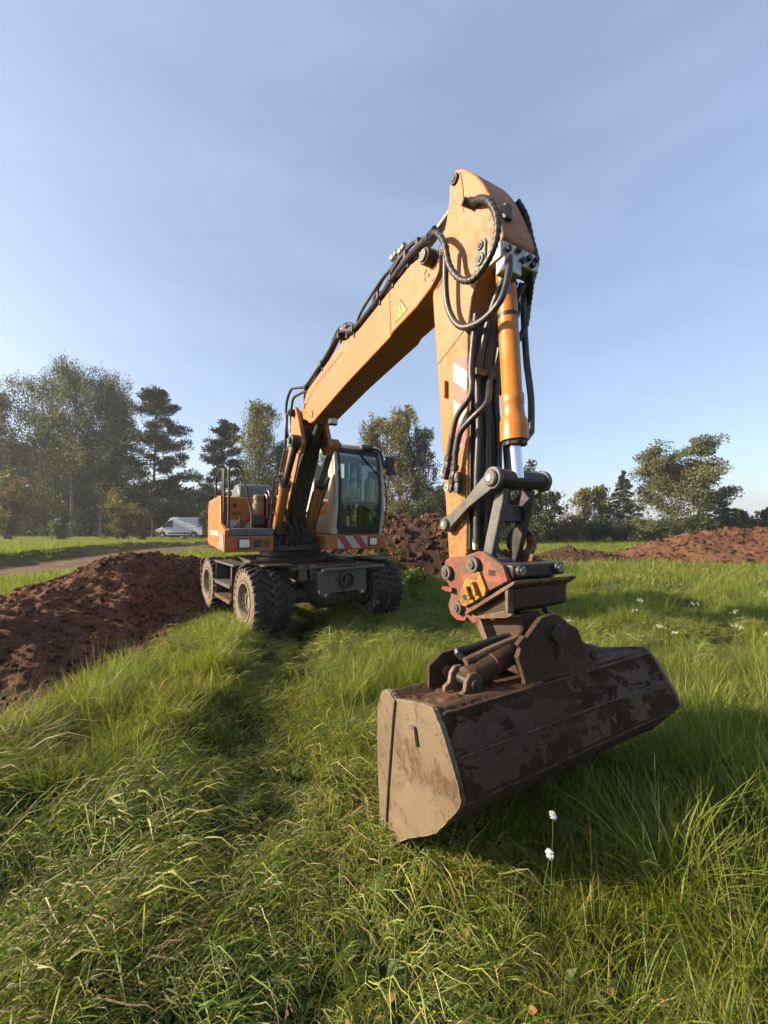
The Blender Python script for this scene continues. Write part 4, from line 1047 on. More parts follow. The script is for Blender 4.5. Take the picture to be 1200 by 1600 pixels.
# quick coupler: two worn red side plates, pins, lock block
cp = [(5.20, 1.33), (5.22, 1.385), (5.27, 1.41), (5.40, 1.425), (5.52, 1.46), (5.56, 1.455), (5.70, 1.395), (5.735, 1.32), (5.70, 1.30), (5.60, 1.25), (5.50, 1.18), (5.47, 1.10), (5.50, 1.085), (5.505, 1.06), (5.47, 1.045), (5.42, 1.075),
      (5.40, 1.045), (5.33, 1.035), (5.27, 1.06), (5.245, 1.11), (5.27, 1.17), (5.275, 1.215), (5.21, 1.27)]
for y0, y1 in ((-0.215, -0.185), (0.115, 0.145)):
    m = MB(); m.prism(cp, y0, y1); CP = m.build('coupler_plate', M['red'], EX, 0.005)
    m = MB(); m.bx(5.60, 5.65, y0 - 0.001, y1 + 0.001, 1.335, 1.365); m.build('slot', M['black'], CP)
for (x, z, r) in ((5.26, 1.315, 0.043), (5.50, 1.385, 0.046), (5.365, 1.12, 0.040)):
    m = MB(); m.lathe([(r, 0), (r, 0.05), (r * 0.62, 0.055), (r * 0.62, 0.945), (r, 0.95), (r, 1.0)], (x, -0.248, z), (x, 0.175, z), 20)
    CPN = m.build('coupler_pin', M['link'], EX, 0.003)
    m = MB(); m.cyl((x, -0.26, z), (x, -0.246, z), r * 0.55, n=14); m.cyl((x, -0.266, z), (x, -0.26, z), r * 0.2, n=6); m.build('pin_bolt', M['greysteel'], CPN, 0.002)
m = MB(); m.box((5.285, -0.235, 1.215), (0.075, 0.03, 0.028)); m.cyl((5.235, -0.25, 1.215), (5.235, -0.22, 1.215), 0.013, n=8); m.build('lock_handle', M['red'], EX, 0.006)
lk = [(5.385, 1.14), (5.395, 1.23), (5.43, 1.29), (5.525, 1.35), (5.55, 1.345), (5.60, 1.255), (5.59, 1.225), (5.43, 1.135)]
m = MB(); m.prism(lk, -0.237, -0.2155); LK = m.build('lock_block', M['yellow_low'], EX, 0.004)
for (x, z) in ((5.485, 1.225), (5.535, 1.255)):
    m = MB(); m.box((x, -0.255, z), (0.022, 0.035, 0.075), Matrix.Rotation(math.radians(-28), 3, 'Y')); m.build('stop_lug', M['yellow_low'], LK, 0.004)
m = MB(); m.cyl((5.43, -0.2385, 1.19), (5.43, -0.236, 1.19), 0.017, n=14); m.build('pin_hole', M['black'], LK)
m = MB(); m.bx(5.30, 5.66, -0.184, 0.114, 1.20, 1.33); m.build('coupler_core', M['darksteel'], EX, 0.02)
m = MB(); m.bx(5.62, 5.74, -0.18, 0.22, 1.33, 1.40); m.build('coupler_cross_bar', M['darksteel'], EX, 0.01)
for y in (-0.14, 0.15):
    m = MB(); m.cyl((5.735, y, 1.37), (5.765, y, 1.37), 0.028, n=18); BT = m.build('bolt_cap', M['darksteel'], EX, 0.003)
    m = MB(); m.cyl((5.765, y, 1.37), (5.772, y, 1.37), 0.021, n=16); m.build('bolt_head', M['chrome'], BT, 0.002)
# lifting hook ring behind the coupler
ring = [(5.45, 0.20 + 0.09 * math.cos(a), 1.50 + 0.085 * math.sin(a)) for a in np.linspace(-0.9, 3.6, 18)]
m = MB(); m.tube(ring, 0.024, 10, smooth=0); m.build('lifting_hook', M['darksteel'], EX)
ring = [(5.475, 0.20 + 0.075 * math.cos(a), 1.49 + 0.07 * math.sin(a)) for a in np.linspace(-1.2, 0.7, 8)]
m = MB(); m.tube(ring, 0.024, 8, smooth=0); m.build('hook_latch', M['red'], EX)
# tilt head hanging under the coupler: flange, box, gussets, knuckle
fl = [(5.43, 1.108), (5.74, 1.297), (5.80, 1.330), (5.80, 1.313), (5.745, 1.277), (5.435, 1.090)]
m = MB(); m.prism(fl, -0.24, 0.235); m.build('tilt_flange', M['rust'], EX, 0.003)
bxp = [(5.50, 1.12), (5.765, 1.285), (5.765, 1.185), (5.73, 1.165), (5.55, 1.10)]
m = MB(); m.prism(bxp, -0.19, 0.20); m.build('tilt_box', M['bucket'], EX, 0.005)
m = MB(); m.prism([(5.50, 1.095), (5.545, 1.11), (5.74, 1.175), (5.77, 1.155), (5.74, 1.135), (5.52, 1.085)], -0.225, -0.20); m.build('gusset', M['rust'], EX, 0.003)
m = MB(); m.bx(5.735, 5.755, -0.235, -0.192, 1.165, 1.28); m.build('gusset', M['rust'], EX, 0.003)
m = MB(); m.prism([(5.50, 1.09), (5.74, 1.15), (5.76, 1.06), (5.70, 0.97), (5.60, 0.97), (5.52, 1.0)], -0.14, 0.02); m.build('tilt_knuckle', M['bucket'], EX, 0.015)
m = MB(); m.prism([(5.47, 1.09), (5.52, 1.09), (5.58, 0.985), (5.56, 0.96), (5.50, 1.03)], -0.21, 0.10); m.build('tilt_stop', M['rust'], EX, 0.004)

# hoses of the stick
hs = [
    ([(5.10, -0.23, 3.545), (5.20, -0.26, 3.50), (5.30, -0.27, 3.36), (5.34, -0.265, 3.20), (5.42, -0.255, 3.07), (5.53, -0.25, 3.00), (5.64, -0.245, 3.03), (5.705, -0.24, 3.11), (5.715, -0.24, 3.23), (5.66, -0.24, 3.36), (5.57, -0.22, 3.455), (5.50, -0.20, 3.50), (5.46, -0.17, 3.53)], 0.019, 1),
    ([(5.28, -0.24, 3.36), (5.265, -0.235, 3.11), (5.29, -0.225, 2.94), (5.39, -0.215, 2.80), (5.54, -0.20, 2.765), (5.66, -0.19, 2.80), (5.70, -0.17, 2.88), (5.71, -0.15, 3.0), (5.69, -0.13, 3.07)], 0.020, 0),
    ([(5.52, 0.12, 3.62), (5.52, 0.20, 3.55), (5.50, 0.27, 3.44), (5.50, 0.31, 3.32), (5.50, 0.27, 3.17), (5.50, 0.20, 3.03), (5.48, 0.14, 2.9), (5.46, 0.11, 2.6)], 0.022, 1),
    ([(5.66, 0.08, 3.10), (5.62, 0.12, 3.02), (5.56, 0.17, 2.96), (5.55, 0.15, 2.82), (5.53, 0.10, 2.72), (5.48, 0.06, 2.62)], 0.018, 1),
    ([(5.64, 0.09, 3.06), (5.56, 0.13, 2.98), (5.54, 0.165, 2.65), (5.56, 0.18, 2.38), (5.60, 0.13, 2.16)], 0.020, 0),
    ([(5.62, -0.10, 3.0), (5.52, -0.12, 2.80), (5.44, -0.13, 2.5), (5.43, -0.12, 2.2), (5.42, -0.13, 1.9), (5.42, -0.14, 1.5)], 0.020, 0),
    ([(5.63, -0.02, 3.0), (5.53, -0.06, 2.8), (5.45, -0.07, 2.5), (5.44, -0.06, 2.1), (5.43, -0.07, 1.5)], 0.021, 0),
    ([(5.64, 0.03, 3.0), (5.50, 0.01, 2.75), (5.45, 0.0, 2.4), (5.44, 0.03, 2.1), (5.43, 0.02, 1.55)], 0.021, 0),
    ([(5.58, 0.06, 3.0), (5.47, 0.06, 2.7), (5.44, 0.06, 2.45), (5.47, 0.11, 2.3), (5.44, 0.09, 2.15), (5.44, 0.10, 1.95), (5.45, 0.09, 1.6)], 0.019, 0),
    ([(5.47, -0.17, 2.85), (5.44, -0.185, 2.55), (5.45, -0.19, 2.42), (5.43, -0.20, 2.35), (5.33, -0.205, 2.27), (5.28, -0.205, 2.15), (5.245, -0.20, 2.05)], 0.018, 0),
    ([(5.47, -0.06, 2.55), (5.50, -0.10, 2.42), (5.54, -0.16, 2.30), (5.47, -0.20, 2.23), (5.37, -0.215, 2.16), (5.33, -0.215, 2.06), (5.315, -0.21, 1.98)], 0.019, 0),
    ([(5.43, -0.02, 1.55), (5.47, 0.0, 1.42), (5.55, 0.05, 1.36)], 0.018, 0),
    ([(5.65, 0.16, 1.12), (5.62, 0.25, 1.08), (5.60, 0.34, 1.03), (5.58, 0.42, 1.01)], 0.016, 0),
    ([(5.72, 0.12, 0.98), (5.66, 0.22, 1.03), (5.62, 0.30, 1.03), (5.58, 0.42, 1.0)], 0.014, 0),
]
for pts, r, spiral in hs:
    m = MB(); m.tube(pts, r, 10, smooth=5); HO = m.build('hydraulic_hose', M['hose'], EX)
    if spiral:            # protective spiral wound round the hose
        P = catmull([Vector(p) for p in pts], 10)
        mm = MB(); step = 3
        for i in range(2, len(P) - 2, step):
            d = (P[i + 1] - P[i - 1]).normalized()
            mm.cyl(P[i] - d * 0.0055, P[i] + d * 0.0055, r * 1.10, n=10)
        tag(mm.build('spiral_guard', M['black'], HO), kind='stuff')
for (p, q) in (((5.245, -0.20, 2.05), (5.225, -0.20, 1.97)), ((5.225, -0.20, 1.97), (5.20, -0.20, 1.90)), ((5.315, -0.21, 1.98), (5.30, -0.21, 1.90)), ((5.30, -0.21, 1.90), (5.275, -0.21, 1.82)), ((5.335, -0.20, 1.93), (5.325, -0.20, 1.80))):
    m = MB(); m.lathe([(0.017, 0), (0.026, 0.1), (0.026, 0.45), (0.019, 0.5), (0.024, 0.6), (0.024, 1.0)], p, q, 8); m.build('hose_fitting', M['darksteel'], EX)
for (x, z) in ((5.165, 1.955), (5.195, 1.845)):
    m = MB(); m.lathe([(0.022, 0), (0.022, 0.8), (0.013, 0.8), (0.013, 0.5)], (x, -0.162, z), (x, -0.195, z), 14); m.build('port_boss', M['cream'], EX)
m = MB(); m.cyl((5.50, -0.15, 3.51), (5.44, -0.19, 3.545), 0.03, n=8); m.cyl((5.45, -0.16, 3.53), (5.43, -0.23, 3.545), 0.024, n=8); m.build('hose_elbow', M['darksteel'], EX)
m = MB(); m.bx(5.385, 5.475, -0.175, -0.155, 2.49, 2.53); m.bx(5.455, 5.475, -0.155, 0.10, 2.49, 2.53); m.build('hose_bracket', M['rust'], EX, 0.003)
m = MB(); m.lathe([(0.012, 0), (0.012, 0.45), (0.017, 0.5), (0.017, 1)], (5.40, -0.13, 1.58), (5.40, -0.13, 1.46), 8); m.build('hose_fitting', M['zinc'], EX)
m = MB(); m.cyl((5.60, 0.13, 2.16), (5.615, 0.07, 2.11), 0.022, n=8); m.build('hose_fitting', M['darksteel'], EX)

# ------------------------------------------------------------------ the grading bucket held by the coupler
BA = math.radians(29)
BK = empty('grading_bucket', (0.016, 1.95, 0.0), BA - PI / 2)     # local x towards the viewer, y along the width
tag(BK, 'wide rusty brown tilting grading bucket resting in the grass under the stick', 'bucket')
W = 1.585
prof_out = [(0.06, 0.80), (0.115, 0.775), (0.25, 0.815), (0.385, 0.85), (0.42, 0.84), (0.47, 0.77), (0.545, 0.645), (0.565, 0.585), (0.545, 0.545), (0.42, 0.385), (0.23, 0.235), (0.02, 0.06), (-0.01, 0.055)]
# shell: the outer skin with real thickness
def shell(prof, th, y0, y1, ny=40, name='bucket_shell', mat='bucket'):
    P = [Vector((p[0], p[1])) for p in prof]
    Q = []
    for i, p in enumerate(P):
        d = (P[min(i + 1, len(P) - 1)] - P[max(i - 1, 0)]).normalized()
        Q.append(p + Vector((d.y, -d.x)) * -th * -1)
    V = []; F = []
    n = len(P)
    ys = np.linspace(y0, y1, ny)
    for y in ys:
        for p in P:
            dn = 0.006 * (float(fbm(np.array([y * 3.0]), np.array([p.x * 5 + p.y * 3]), 5, 3)[0]))
            V.append((p.x + dn, y, p.y + dn))
    for y in ys:
        for q in Q: V.append((q.x, y, q.y))
    o = n * ny
    for j in range(ny - 1):
        for i in range(n - 1):
            a = j * n + i
            F.append((a, a + 1, a + n + 1, a + n))
            F.append((o + a, o + a + n, o + a + n + 1, o + a + 1))
    for j in range(ny - 1):
        F.append((j * n, (j + 1) * n, o + (j + 1) * n, o + j * n))
        e = n - 1
        F.append((j * n + e, o + j * n + e, o + (j + 1) * n + e, (j + 1) * n + e))
    for i in range(n - 1):
        F.append((i, o + i, o + i + 1, i + 1)); b_ = (ny - 1) * n
        F.append((b_ + i, b_ + i + 1, o + b_ + i + 1, o + b_ + i))
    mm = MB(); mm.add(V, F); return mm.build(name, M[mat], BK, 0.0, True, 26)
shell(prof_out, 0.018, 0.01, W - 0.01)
m = MB(); m.box((0.512, W / 2, 0.705), (0.012, W - 0.04, 0.006), Matrix.Rotation(math.radians(-32), 3, 'Y')); m.build('weld_seam', M['bucket'], BK)
nearp = [(0.03, 0.797), (0.00, 0.785), (-0.03, 0.745), (-0.050, 0.69), (-0.055, 0.55), (-0.053, 0.43), (-0.035, 0.226), (-0.005, 0.045), (0.02, 0.04), (0.23, 0.228), (0.35, 0.318), (0.417, 0.372), (0.48, 0.455), (0.553, 0.548), (0.573, 0.585), (0.556, 0.64), (0.47, 0.785), (0.41, 0.85), (0.385, 0.86), (0.25, 0.826), (0.11, 0.782), (0.085, 0.79), (0.06, 0.80)]
_rg = np.random.default_rng(4)
def ragged(P, k=5, amp=0.0014):
    out = []
    for a, b in zip(P, P[1:] + P[:1]):
        for j in range(k):
            t = j / k
            out.append((a[0] + (b[0] - a[0]) * t + _rg.normal(0, amp), a[1] + (b[1] - a[1]) * t + _rg.normal(0, amp)))
    return out
nearp = ragged(nearp)
for y0, y1 in ((-0.014, 0.0085), (W - 0.0085, W + 0.014)):
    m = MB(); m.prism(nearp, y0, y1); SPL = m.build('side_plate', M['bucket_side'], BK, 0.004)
    if y0 < 0:
        m = MB(); m.prism([(0.115, 0.775), (0.1, 0.70), (0.05, 0.35), (0.018, 0.05), (-0.005, 0.045), (-0.035, 0.226), (-0.053, 0.43), (-0.055, 0.55), (-0.05, 0.69), (-0.03, 0.745), (0.0, 0.785), (0.03, 0.797), (0.06, 0.80), (0.085, 0.79)], -0.028, -0.0145); m.build('side_cutter', M['bucket_side'], BK, 0.004)
        m = MB(); m.box((0.268, -0.024, 0.69), (0.052, 0.018, 0.075), Matrix.Rotation(math.radians(-18), 3, 'Y')); m.build('wear_lug', M['bucket_side'], BK, 0.005)
        m = MB(); m.box((0.268, -0.034, 0.69), (0.026, 0.004, 0.045), Matrix.Rotation(math.radians(-18), 3, 'Y')); m.build('lug_plate', M['rust'], BK, 0.002)
m = MB(); m.prism([(-0.02, 0.05), (0.06, 0.115), (0.10, 0.135), (0.11, 0.12), (0.02, 0.03), (-0.03, 0.025)], -0.03, W + 0.03); m.build('cutting_edge', M['rust'], BK, 0.003)
m = MB(); m.cyl((-0.025, -0.05, 0.03), (-0.01, -0.015, 0.05), 0.012, n=8); m.build('bent_tip', M['rust'], BK)
m = MB(); m.cyl((0.05, 0.0, 0.755), (0.05, W, 0.755), 0.042, n=20); m.build('top_tube', M['bucket'], BK)
# mounting plates with tilt pin
front = [(0.50, 0.86), (0.50, 0.88), (0.455, 0.99), (0.475, 1.03), (0.455, 1.05), (0.50, 1.085), (0.515, 1.07), (0.555, 1.105), (0.62, 1.155), (0.70, 1.165), (0.76, 1.15), (0.81, 1.11), (0.90, 1.065), (0.925, 1.01), (1.00, 0.90), (1.05, 0.84), (0.80, 0.845)]
m = MB(); m.prism_x(front, 0.40, 0.425); FP = m.build('front_mount', M['bucket'], BK, 0.004)
rear = [(0.19, 0.78), (0.19, 0.895), (0.28, 0.95), (0.62, 0.965), (0.68, 1.035), (0.76, 1.09), (0.86, 1.09), (0.92, 1.02), (1.28, 0.95), (1.36, 0.88), (1.36, 0.78)]
m = MB(); m.prism_x(rear, 0.07, 0.092); RP = m.build('rear_mount', M['bucket'], BK, 0.004)
m = MB(); m.cyl((0.066, 0.305, 0.85), (0.098, 0.305, 0.85), 0.03, n=16); m.build('mount_boss', M['rust'], RP, 0.003)
m = MB(); m.cyl((0.05, 0.71, 1.075), (0.455, 0.71, 1.075), 0.042, n=22); TP = m.build('tilt_pin', M['darksteel'], BK, 0.004)
m = MB(); m.box((0.437, 0.735, 1.00), (0.02, 0.035, 0.12)); m.build('pin_keeper', M['darksteel'], TP, 0.004)
m = MB(); m.bx(0.095, 0.398, 0.62, 0.80, 0.83, 0.90); m.build('mount_web', M['bucket'], BK, 0.01)
for sgn in (-1, 1):
    yb = 0.71 + sgn * 0.44
    ya = 0.71 + sgn * 0.06
    m = MB(); m.lathe([(0.045, 0), (0.055, 0.03), (0.055, 0.52), (0.058, 0.53), (0.058, 0.56), (0.055, 0.57), (0.055, 0.93), (0.04, 1.0)], (0.27, yb, 0.875), (0.27, ya + sgn * 0.06, 0.955), 22); TC = m.build('tilt_cylinder', M['bucket'], BK)
    m = MB(); m.cyl((0.27, ya + sgn * 0.06, 0.955), (0.27, ya, 0.97), 0.03, n=14); m.build('piston_rod', M['darksteel'], TC)
    for dx in (-0.055, 0.055):
        cl = [(yb - 0.085, 0.815), (yb + 0.075, 0.815), (yb + 0.065, 0.835), (yb + 0.05, 0.845), (yb + 0.045, 0.90), (yb + 0.02, 0.925), (yb - 0.02, 0.925), (yb - 0.045, 0.90), (yb - 0.055, 0.855), (yb - 0.085, 0.84)]
        m = MB(); m.prism_x(cl, 0.27 + dx - 0.011, 0.27 + dx + 0.011); m.build('cylinder_clevis', M['rust'], BK, 0.004)
    m = MB(); m.cyl((0.185, yb, 0.875), (0.352, yb, 0.875), 0.026, n=14); m.build('clevis_pin', M['darksteel'], BK, 0.003)
    m = MB(); m.tube([(0.22, yb + sgn * -0.03, 0.955), (0.20, yb - sgn * 0.01, 0.985), (0.19, yb - sgn * 0.10, 0.985), (0.20, yb - sgn * 0.30, 1.01), (0.24, yb - sgn * 0.40, 1.03)], 0.016, 8, smooth=4); HO = m.build('tilt_hose', M['hose'], BK)
    m = MB(); m.tube([(0.25, yb - sgn * 0.02, 0.95), (0.25, yb - sgn * 0.2, 0.985), (0.27, yb - sgn * 0.36, 1.02)], 0.018, 8, smooth=4); m.build('tilt_hose', M['rust'], BK)

# soil caked on the top ledge and weld beads along the seams
xs_, ys_ = np.linspace(0.11, 0.43, 46), np.linspace(0.02, W - 0.02, 200)
X_, Y_ = np.meshgrid(xs_, ys_)
top_z = np.interp(X_, [0.06, 0.115, 0.25, 0.385, 0.42, 0.44], [0.80, 0.775, 0.815, 0.85, 0.84, 0.815])
th = 0.05 * fbm(X_ * 7, Y_ * 5, 401, 4) + 0.03 * np.maximum(fbm(X_ * 30, Y_ * 30, 402, 2), 0) - 0.004 - 0.02 * sstep(0.36, 0.43, X_) + 0.012 * np.exp(-((X_ - 0.14) / 0.05) ** 2)
cs = np_mesh('caked_soil', np.c_[X_.ravel(), Y_.ravel(), (top_z + np.clip(th, -0.006, 0.03)).ravel()], grid_faces(len(xs_), len(ys_)), M['soil'], BK, smooth=True)
for p, q in (((0.425, 0.02, 0.838), (0.425, W - 0.02, 0.838)), ((0.548, 0.02, 0.552), (0.548, W - 0.02, 0.552))):
    P = [Vector(p).lerp(Vector(q), k / 60) + Vector((_rg.normal(0, .0012), 0, _rg.normal(0, .0012))) for k in range(61)]
    m = MB(); m.tube(P, 0.006, 6, smooth=0); m.build('weld_bead', M['bucket'], BK)

# mud crust on the face turned to the viewer
ts_, ys_ = np.linspace(0.0, 1.0, 60), np.linspace(0.015, W - 0.015, 260)
T_, Y_ = np.meshgrid(ts_, ys_)
px_ = np.interp(T_, [0, 0.12, 0.45, 0.87, 1.0], [0.405, 0.43, 0.487, 0.548, 0.566]); pz_ = np.interp(T_, [0, 0.12, 0.45, 0.87, 1.0], [0.848, 0.832, 0.742, 0.642, 0.585])
th = 0.030 * fbm(T_ * 3.2, Y_ * 5, 411, 5, 0.65) + 0.014 * fbm(T_ * 16, Y_ * 30, 412, 3, 0.7) - 0.0015
th = np.clip(th, -0.005, 0.010)
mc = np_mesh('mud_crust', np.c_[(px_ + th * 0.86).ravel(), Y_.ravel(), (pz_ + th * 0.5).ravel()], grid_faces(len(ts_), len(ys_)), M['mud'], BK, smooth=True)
# ------------------------------------------------------------------ grass and other plants
def leafy(name, trans=0.35, rough=0.5, spec=0.25, vary=0.25):
    t = NT(name)
    a = t.n.new('ShaderNodeAttribute'); a.attribute_name = 'tint'
    oi = t.n.new('ShaderNodeObjectInfo')
    hsv = t.n.new('ShaderNodeHueSaturation')
    geo = t.n.new('ShaderNodeNewGeometry')
    patch = t.noise(0.75, 4, 0.6, 0.2, geo.outputs['Position'])
    tinted = t.mix(t.rng(patch, 0.40, 0.68, 0, 0.6), a.outputs['Color'], t.mix(1.0, a.outputs['Color'], (1.30, 1.08, 0.80), 'MULTIPLY'))
    t.l.new(tinted if vary > 0 else a.outputs['Color'], hsv.inputs['Color'])
    t.l.new(t.rng(oi.outputs['Random'], 0, 1, 1 - vary, 1 + vary), hsv.inputs['Value'])
    t.l.new(t.rng(oi.outputs['Random'], 0, 1, 0.485, 0.51), hsv.inputs['Hue'])
    b = t.bsdf(Base_Color=hsv.outputs['Color'], Roughness=rough)
    b.inputs['Specular IOR Level'].default_value = spec
    tr = t.n.new('ShaderNodeBsdfTranslucent')
    g = t.n.new('ShaderNodeMix'); g.data_type = 'RGBA'; g.blend_type = 'MULTIPLY'
    [q for q in g.inputs if q.name == 'Factor' and q.enabled][0].default_value = 1.0
    ia = [q for q in g.inputs if q.name == 'A' and q.enabled][0]; ib = [q for q in g.inputs if q.name == 'B' and q.enabled][0]
    t.l.new(hsv.outputs['Color'], ia); ib.default_value = (1.35, 1.5, 0.6, 1)
    t.l.new([q for q in g.outputs if q.enabled][0], tr.inputs['Color'])
    mx = t.n.new('ShaderNodeMixShader'); mx.inputs[0].default_value = trans
    t.l.new(b.outputs[0], mx.inputs[1]); t.l.new(tr.outputs[0], mx.inputs[2])
    return t.done(mx.outputs[0])
M['grass'] = leafy('grass_blades', 0.45, 0.5, 0.18, 0.28)
M['leaf'] = leafy('tree_leaves', 0.30, 0.55, 0.25, 0.0)
M['needle'] = leafy('conifer_needles', 0.12, 0.6, 0.2, 0.0)
M['umbel'] = plain('off_white_umbel', (0.38, 0.37, 0.31), 0.7, var=0.15)
M['petal'] = plain('white_petals', (0.60, 0.60, 0.57), 0.6, var=0.06)
M['disc'] = plain('yellow_flower_centre', (0.62, 0.36, 0.02), 0.7)
M['stalk'] = plain('green_stalk', (0.05, 0.08, 0.02), 0.6)
M['dryleaf'] = plain('dry_brown_leaf', (0.15, 0.080, 0.026), 0.85, var=0.4, scale=25)

GREENS = np.array([(0.092, 0.132, 0.017), (0.150, 0.185, 0.028), (0.066, 0.104, 0.016), (0.215, 0.230, 0.050), (0.115, 0.145, 0.040)])
STRAW = np.array([(0.30, 0.24, 0.11), (0.22, 0.18, 0.07), (0.36, 0.31, 0.18)])
def blades(n, rad, h0, h1, lean0, lean1, w0, w1, seg, seed, straw=0.08, comb=None, flat=0.0, zmax=0.06, droop=0.35):
    """n ribbons; comb = direction spread (radians) about +x, else all round; flat lays them down"""
    r = np.random.default_rng(seed)
    a = r.random(n) * 2 * PI; rr = rad * np.sqrt(r.random(n))
    bx_, by_ = rr * np.cos(a), rr * np.sin(a)
    h = h0 + (h1 - h0) * r.random(n) ** 1.3
    w = w0 + (w1 - w0) * r.random(n)
    if comb is None:
        da = a + r.normal(0, 0.9, n)
    else:
        da = r.normal(0, comb, n)
    lean = lean0 + (lean1 - lean0) * r.random(n)
    fa = da + PI / 2 + r.normal(0, 0.5, n)
    bz = r.random(n) * zmax * flat
    V = np.zeros((n, seg + 1, 2, 3)); 
    for k in range(seg + 1):
        t = k / seg
        out = lean * h * (t if flat else t ** 1.7)
        up = h * (t - droop * lean * t ** 2.6) * (1 - flat) + flat * (0.05 + 0.09 * r.random(n)) * np.sin(PI * min(t * 1.05, 1)) * h * 2.0
        px, py, pz = bx_ + np.cos(da) * out, by_ + np.sin(da) * out, bz + up
        ww = w * (1 - t) ** 0.6 * (0.55 + 0.45 * min(1, t * 4)) * 0.5 + 0.0003
        for s_, j in ((-1, 0), (1, 1)):
            V[:, k, j, 0] = px + s_ * np.cos(fa) * ww
            V[:, k, j, 1] = py + s_ * np.sin(fa) * ww
            V[:, k, j, 2] = pz + (s_ * ww * 0.6 if flat else 0)
    base = (np.arange(n) * (seg + 1) * 2)[:, None]
    F = []
    for k in range(seg):
        F.append(np.c_[base + 2 * k, base + 2 * k + 1, base + 2 * k + 3, base + 2 * k + 2])
    F = np.concatenate(F)
    c = GREENS[r.integers(0, len(GREENS), n)] * (0.88 + 0.60 * r.random((n, 1)))
    k = r.random(n) < straw
    c[k] = STRAW[r.integers(0, len(STRAW), k.sum())]
    C = np.repeat(c[:, None, :], (seg + 1) * 2, axis=1).reshape(-1, 3)
    return V.reshape(-1, 3), F, C
def merge(parts):
    V, F, C, o = [], [], [], 0
    for v, f, c in parts:
        V.append(v); F.append(f + o); C.append(c); o += len(v)
    return np.concatenate(V), np.concatenate(F), np.concatenate(C)
def rosette(n, r0, r1, seed, col, tilt=0.5, wid=0.28):
    r = np.random.default_rng(seed); V = []; F = []; C = []
    for k in range(n):
        a = r.random() * 6.28; L = r0 + (r1 - r0) * r.random(); w = L * wid * (0.7 + 0.6 * r.random()); e = tilt * (0.4 + r.random())
        d = np.array([math.cos(a), math.sin(a), 0]); s_ = np.array([-math.sin(a), math.cos(a), 0]); z = np.array([0, 0, 1.0])
        b = d * 0.01
        p1 = b + d * L * 0.5 + z * L * e * 0.6; p2 = b + d * L + z * L * e * 0.55
        o = len(V)
        V += [b, p1 + s_ * w * 0.5 + z * w * .15, p2, p1 - s_ * w * 0.5 + z * w * .15]
        F.append((o, o + 1, o + 2, o + 3))
        cc = np.array(col) * (0.7 + 0.6 * r.random()); C += [cc] * 4
    return np.array(V), np.array(F), np.array(C)

def scatter(name, label, cat, protos, pts, rots, scl, idx):
    """one 'stuff' object: proto tufts placed on points by geometry nodes"""
    coll = bpy.data.collections.new(name + '_tufts')
    for i, o in enumerate(protos):
        o.name = '%s_tuft_%02d' % (name, i)
        coll.objects.link(o)
    me = bpy.data.meshes.new(name)
    me.vertices.add(len(pts)); me.vertices.foreach_set('co', np.asarray(pts, np.float32).ravel())
    a = me.attributes.new('rot', 'FLOAT_VECTOR', 'POINT'); a.data.foreach_set('vector', np.asarray(rots, np.float32).ravel())
    a = me.attributes.new('scl', 'FLOAT_VECTOR', 'POINT'); a.data.foreach_set('vector', np.asarray(scl, np.float32).ravel())
    a = me.attributes.new('idx', 'INT', 'POINT'); a.data.foreach_set('value', np.asarray(idx, np.int32))
    o = bpy.data.objects.new(name, me); COL.objects.link(o)
    ng = bpy.data.node_groups.new(name + '_nodes', 'GeometryNodeTree')
    ng.interface.new_socket('Geometry', in_out='INPUT', socket_type='NodeSocketGeometry')
    ng.interface.new_socket('Geometry', in_out='OUTPUT', socket_type='NodeSocketGeometry')
    n, l = ng.nodes, ng.links
    gi = n.new('NodeGroupInput'); go = n.new('NodeGroupOutput')
    ci = n.new('GeometryNodeCollectionInfo'); ci.inputs['Collection'].default_value = coll
    ci.inputs['Separate Children'].default_value = True; ci.inputs['Reset Children'].default_value = True
    ip = n.new('GeometryNodeInstanceOnPoints'); ip.inputs['Pick Instance'].default_value = True
    def attr(nm, ty):
        q = n.new('GeometryNodeInputNamedAttribute'); q.data_type = ty; q.inputs['Name'].default_value = nm
        return [s for s in q.outputs if s.enabled and s.name == 'Attribute'][0]
    l.new(gi.outputs[0], ip.inputs['Points']); l.new(ci.outputs[0], ip.inputs['Instance'])
    l.new(attr('idx', 'INT'), ip.inputs['Instance Index']); l.new(attr('scl', 'FLOAT_VECTOR'), ip.inputs['Scale'])
    e2r = n.new('FunctionNodeEulerToRotation'); l.new(attr('rot', 'FLOAT_VECTOR'), e2r.inputs[0])
    l.new(e2r.outputs[0], ip.inputs['Rotation'])
    l.new(ip.outputs[0], go.inputs[0])
    md = o.modifiers.new('scatter', 'NODES'); md.node_group = ng
    tag(o, label, cat, kind='stuff')
    return o

def proto(V, F, C, mat):
    return np_mesh('tuft', V, F, mat, parent=False, colattr=C)

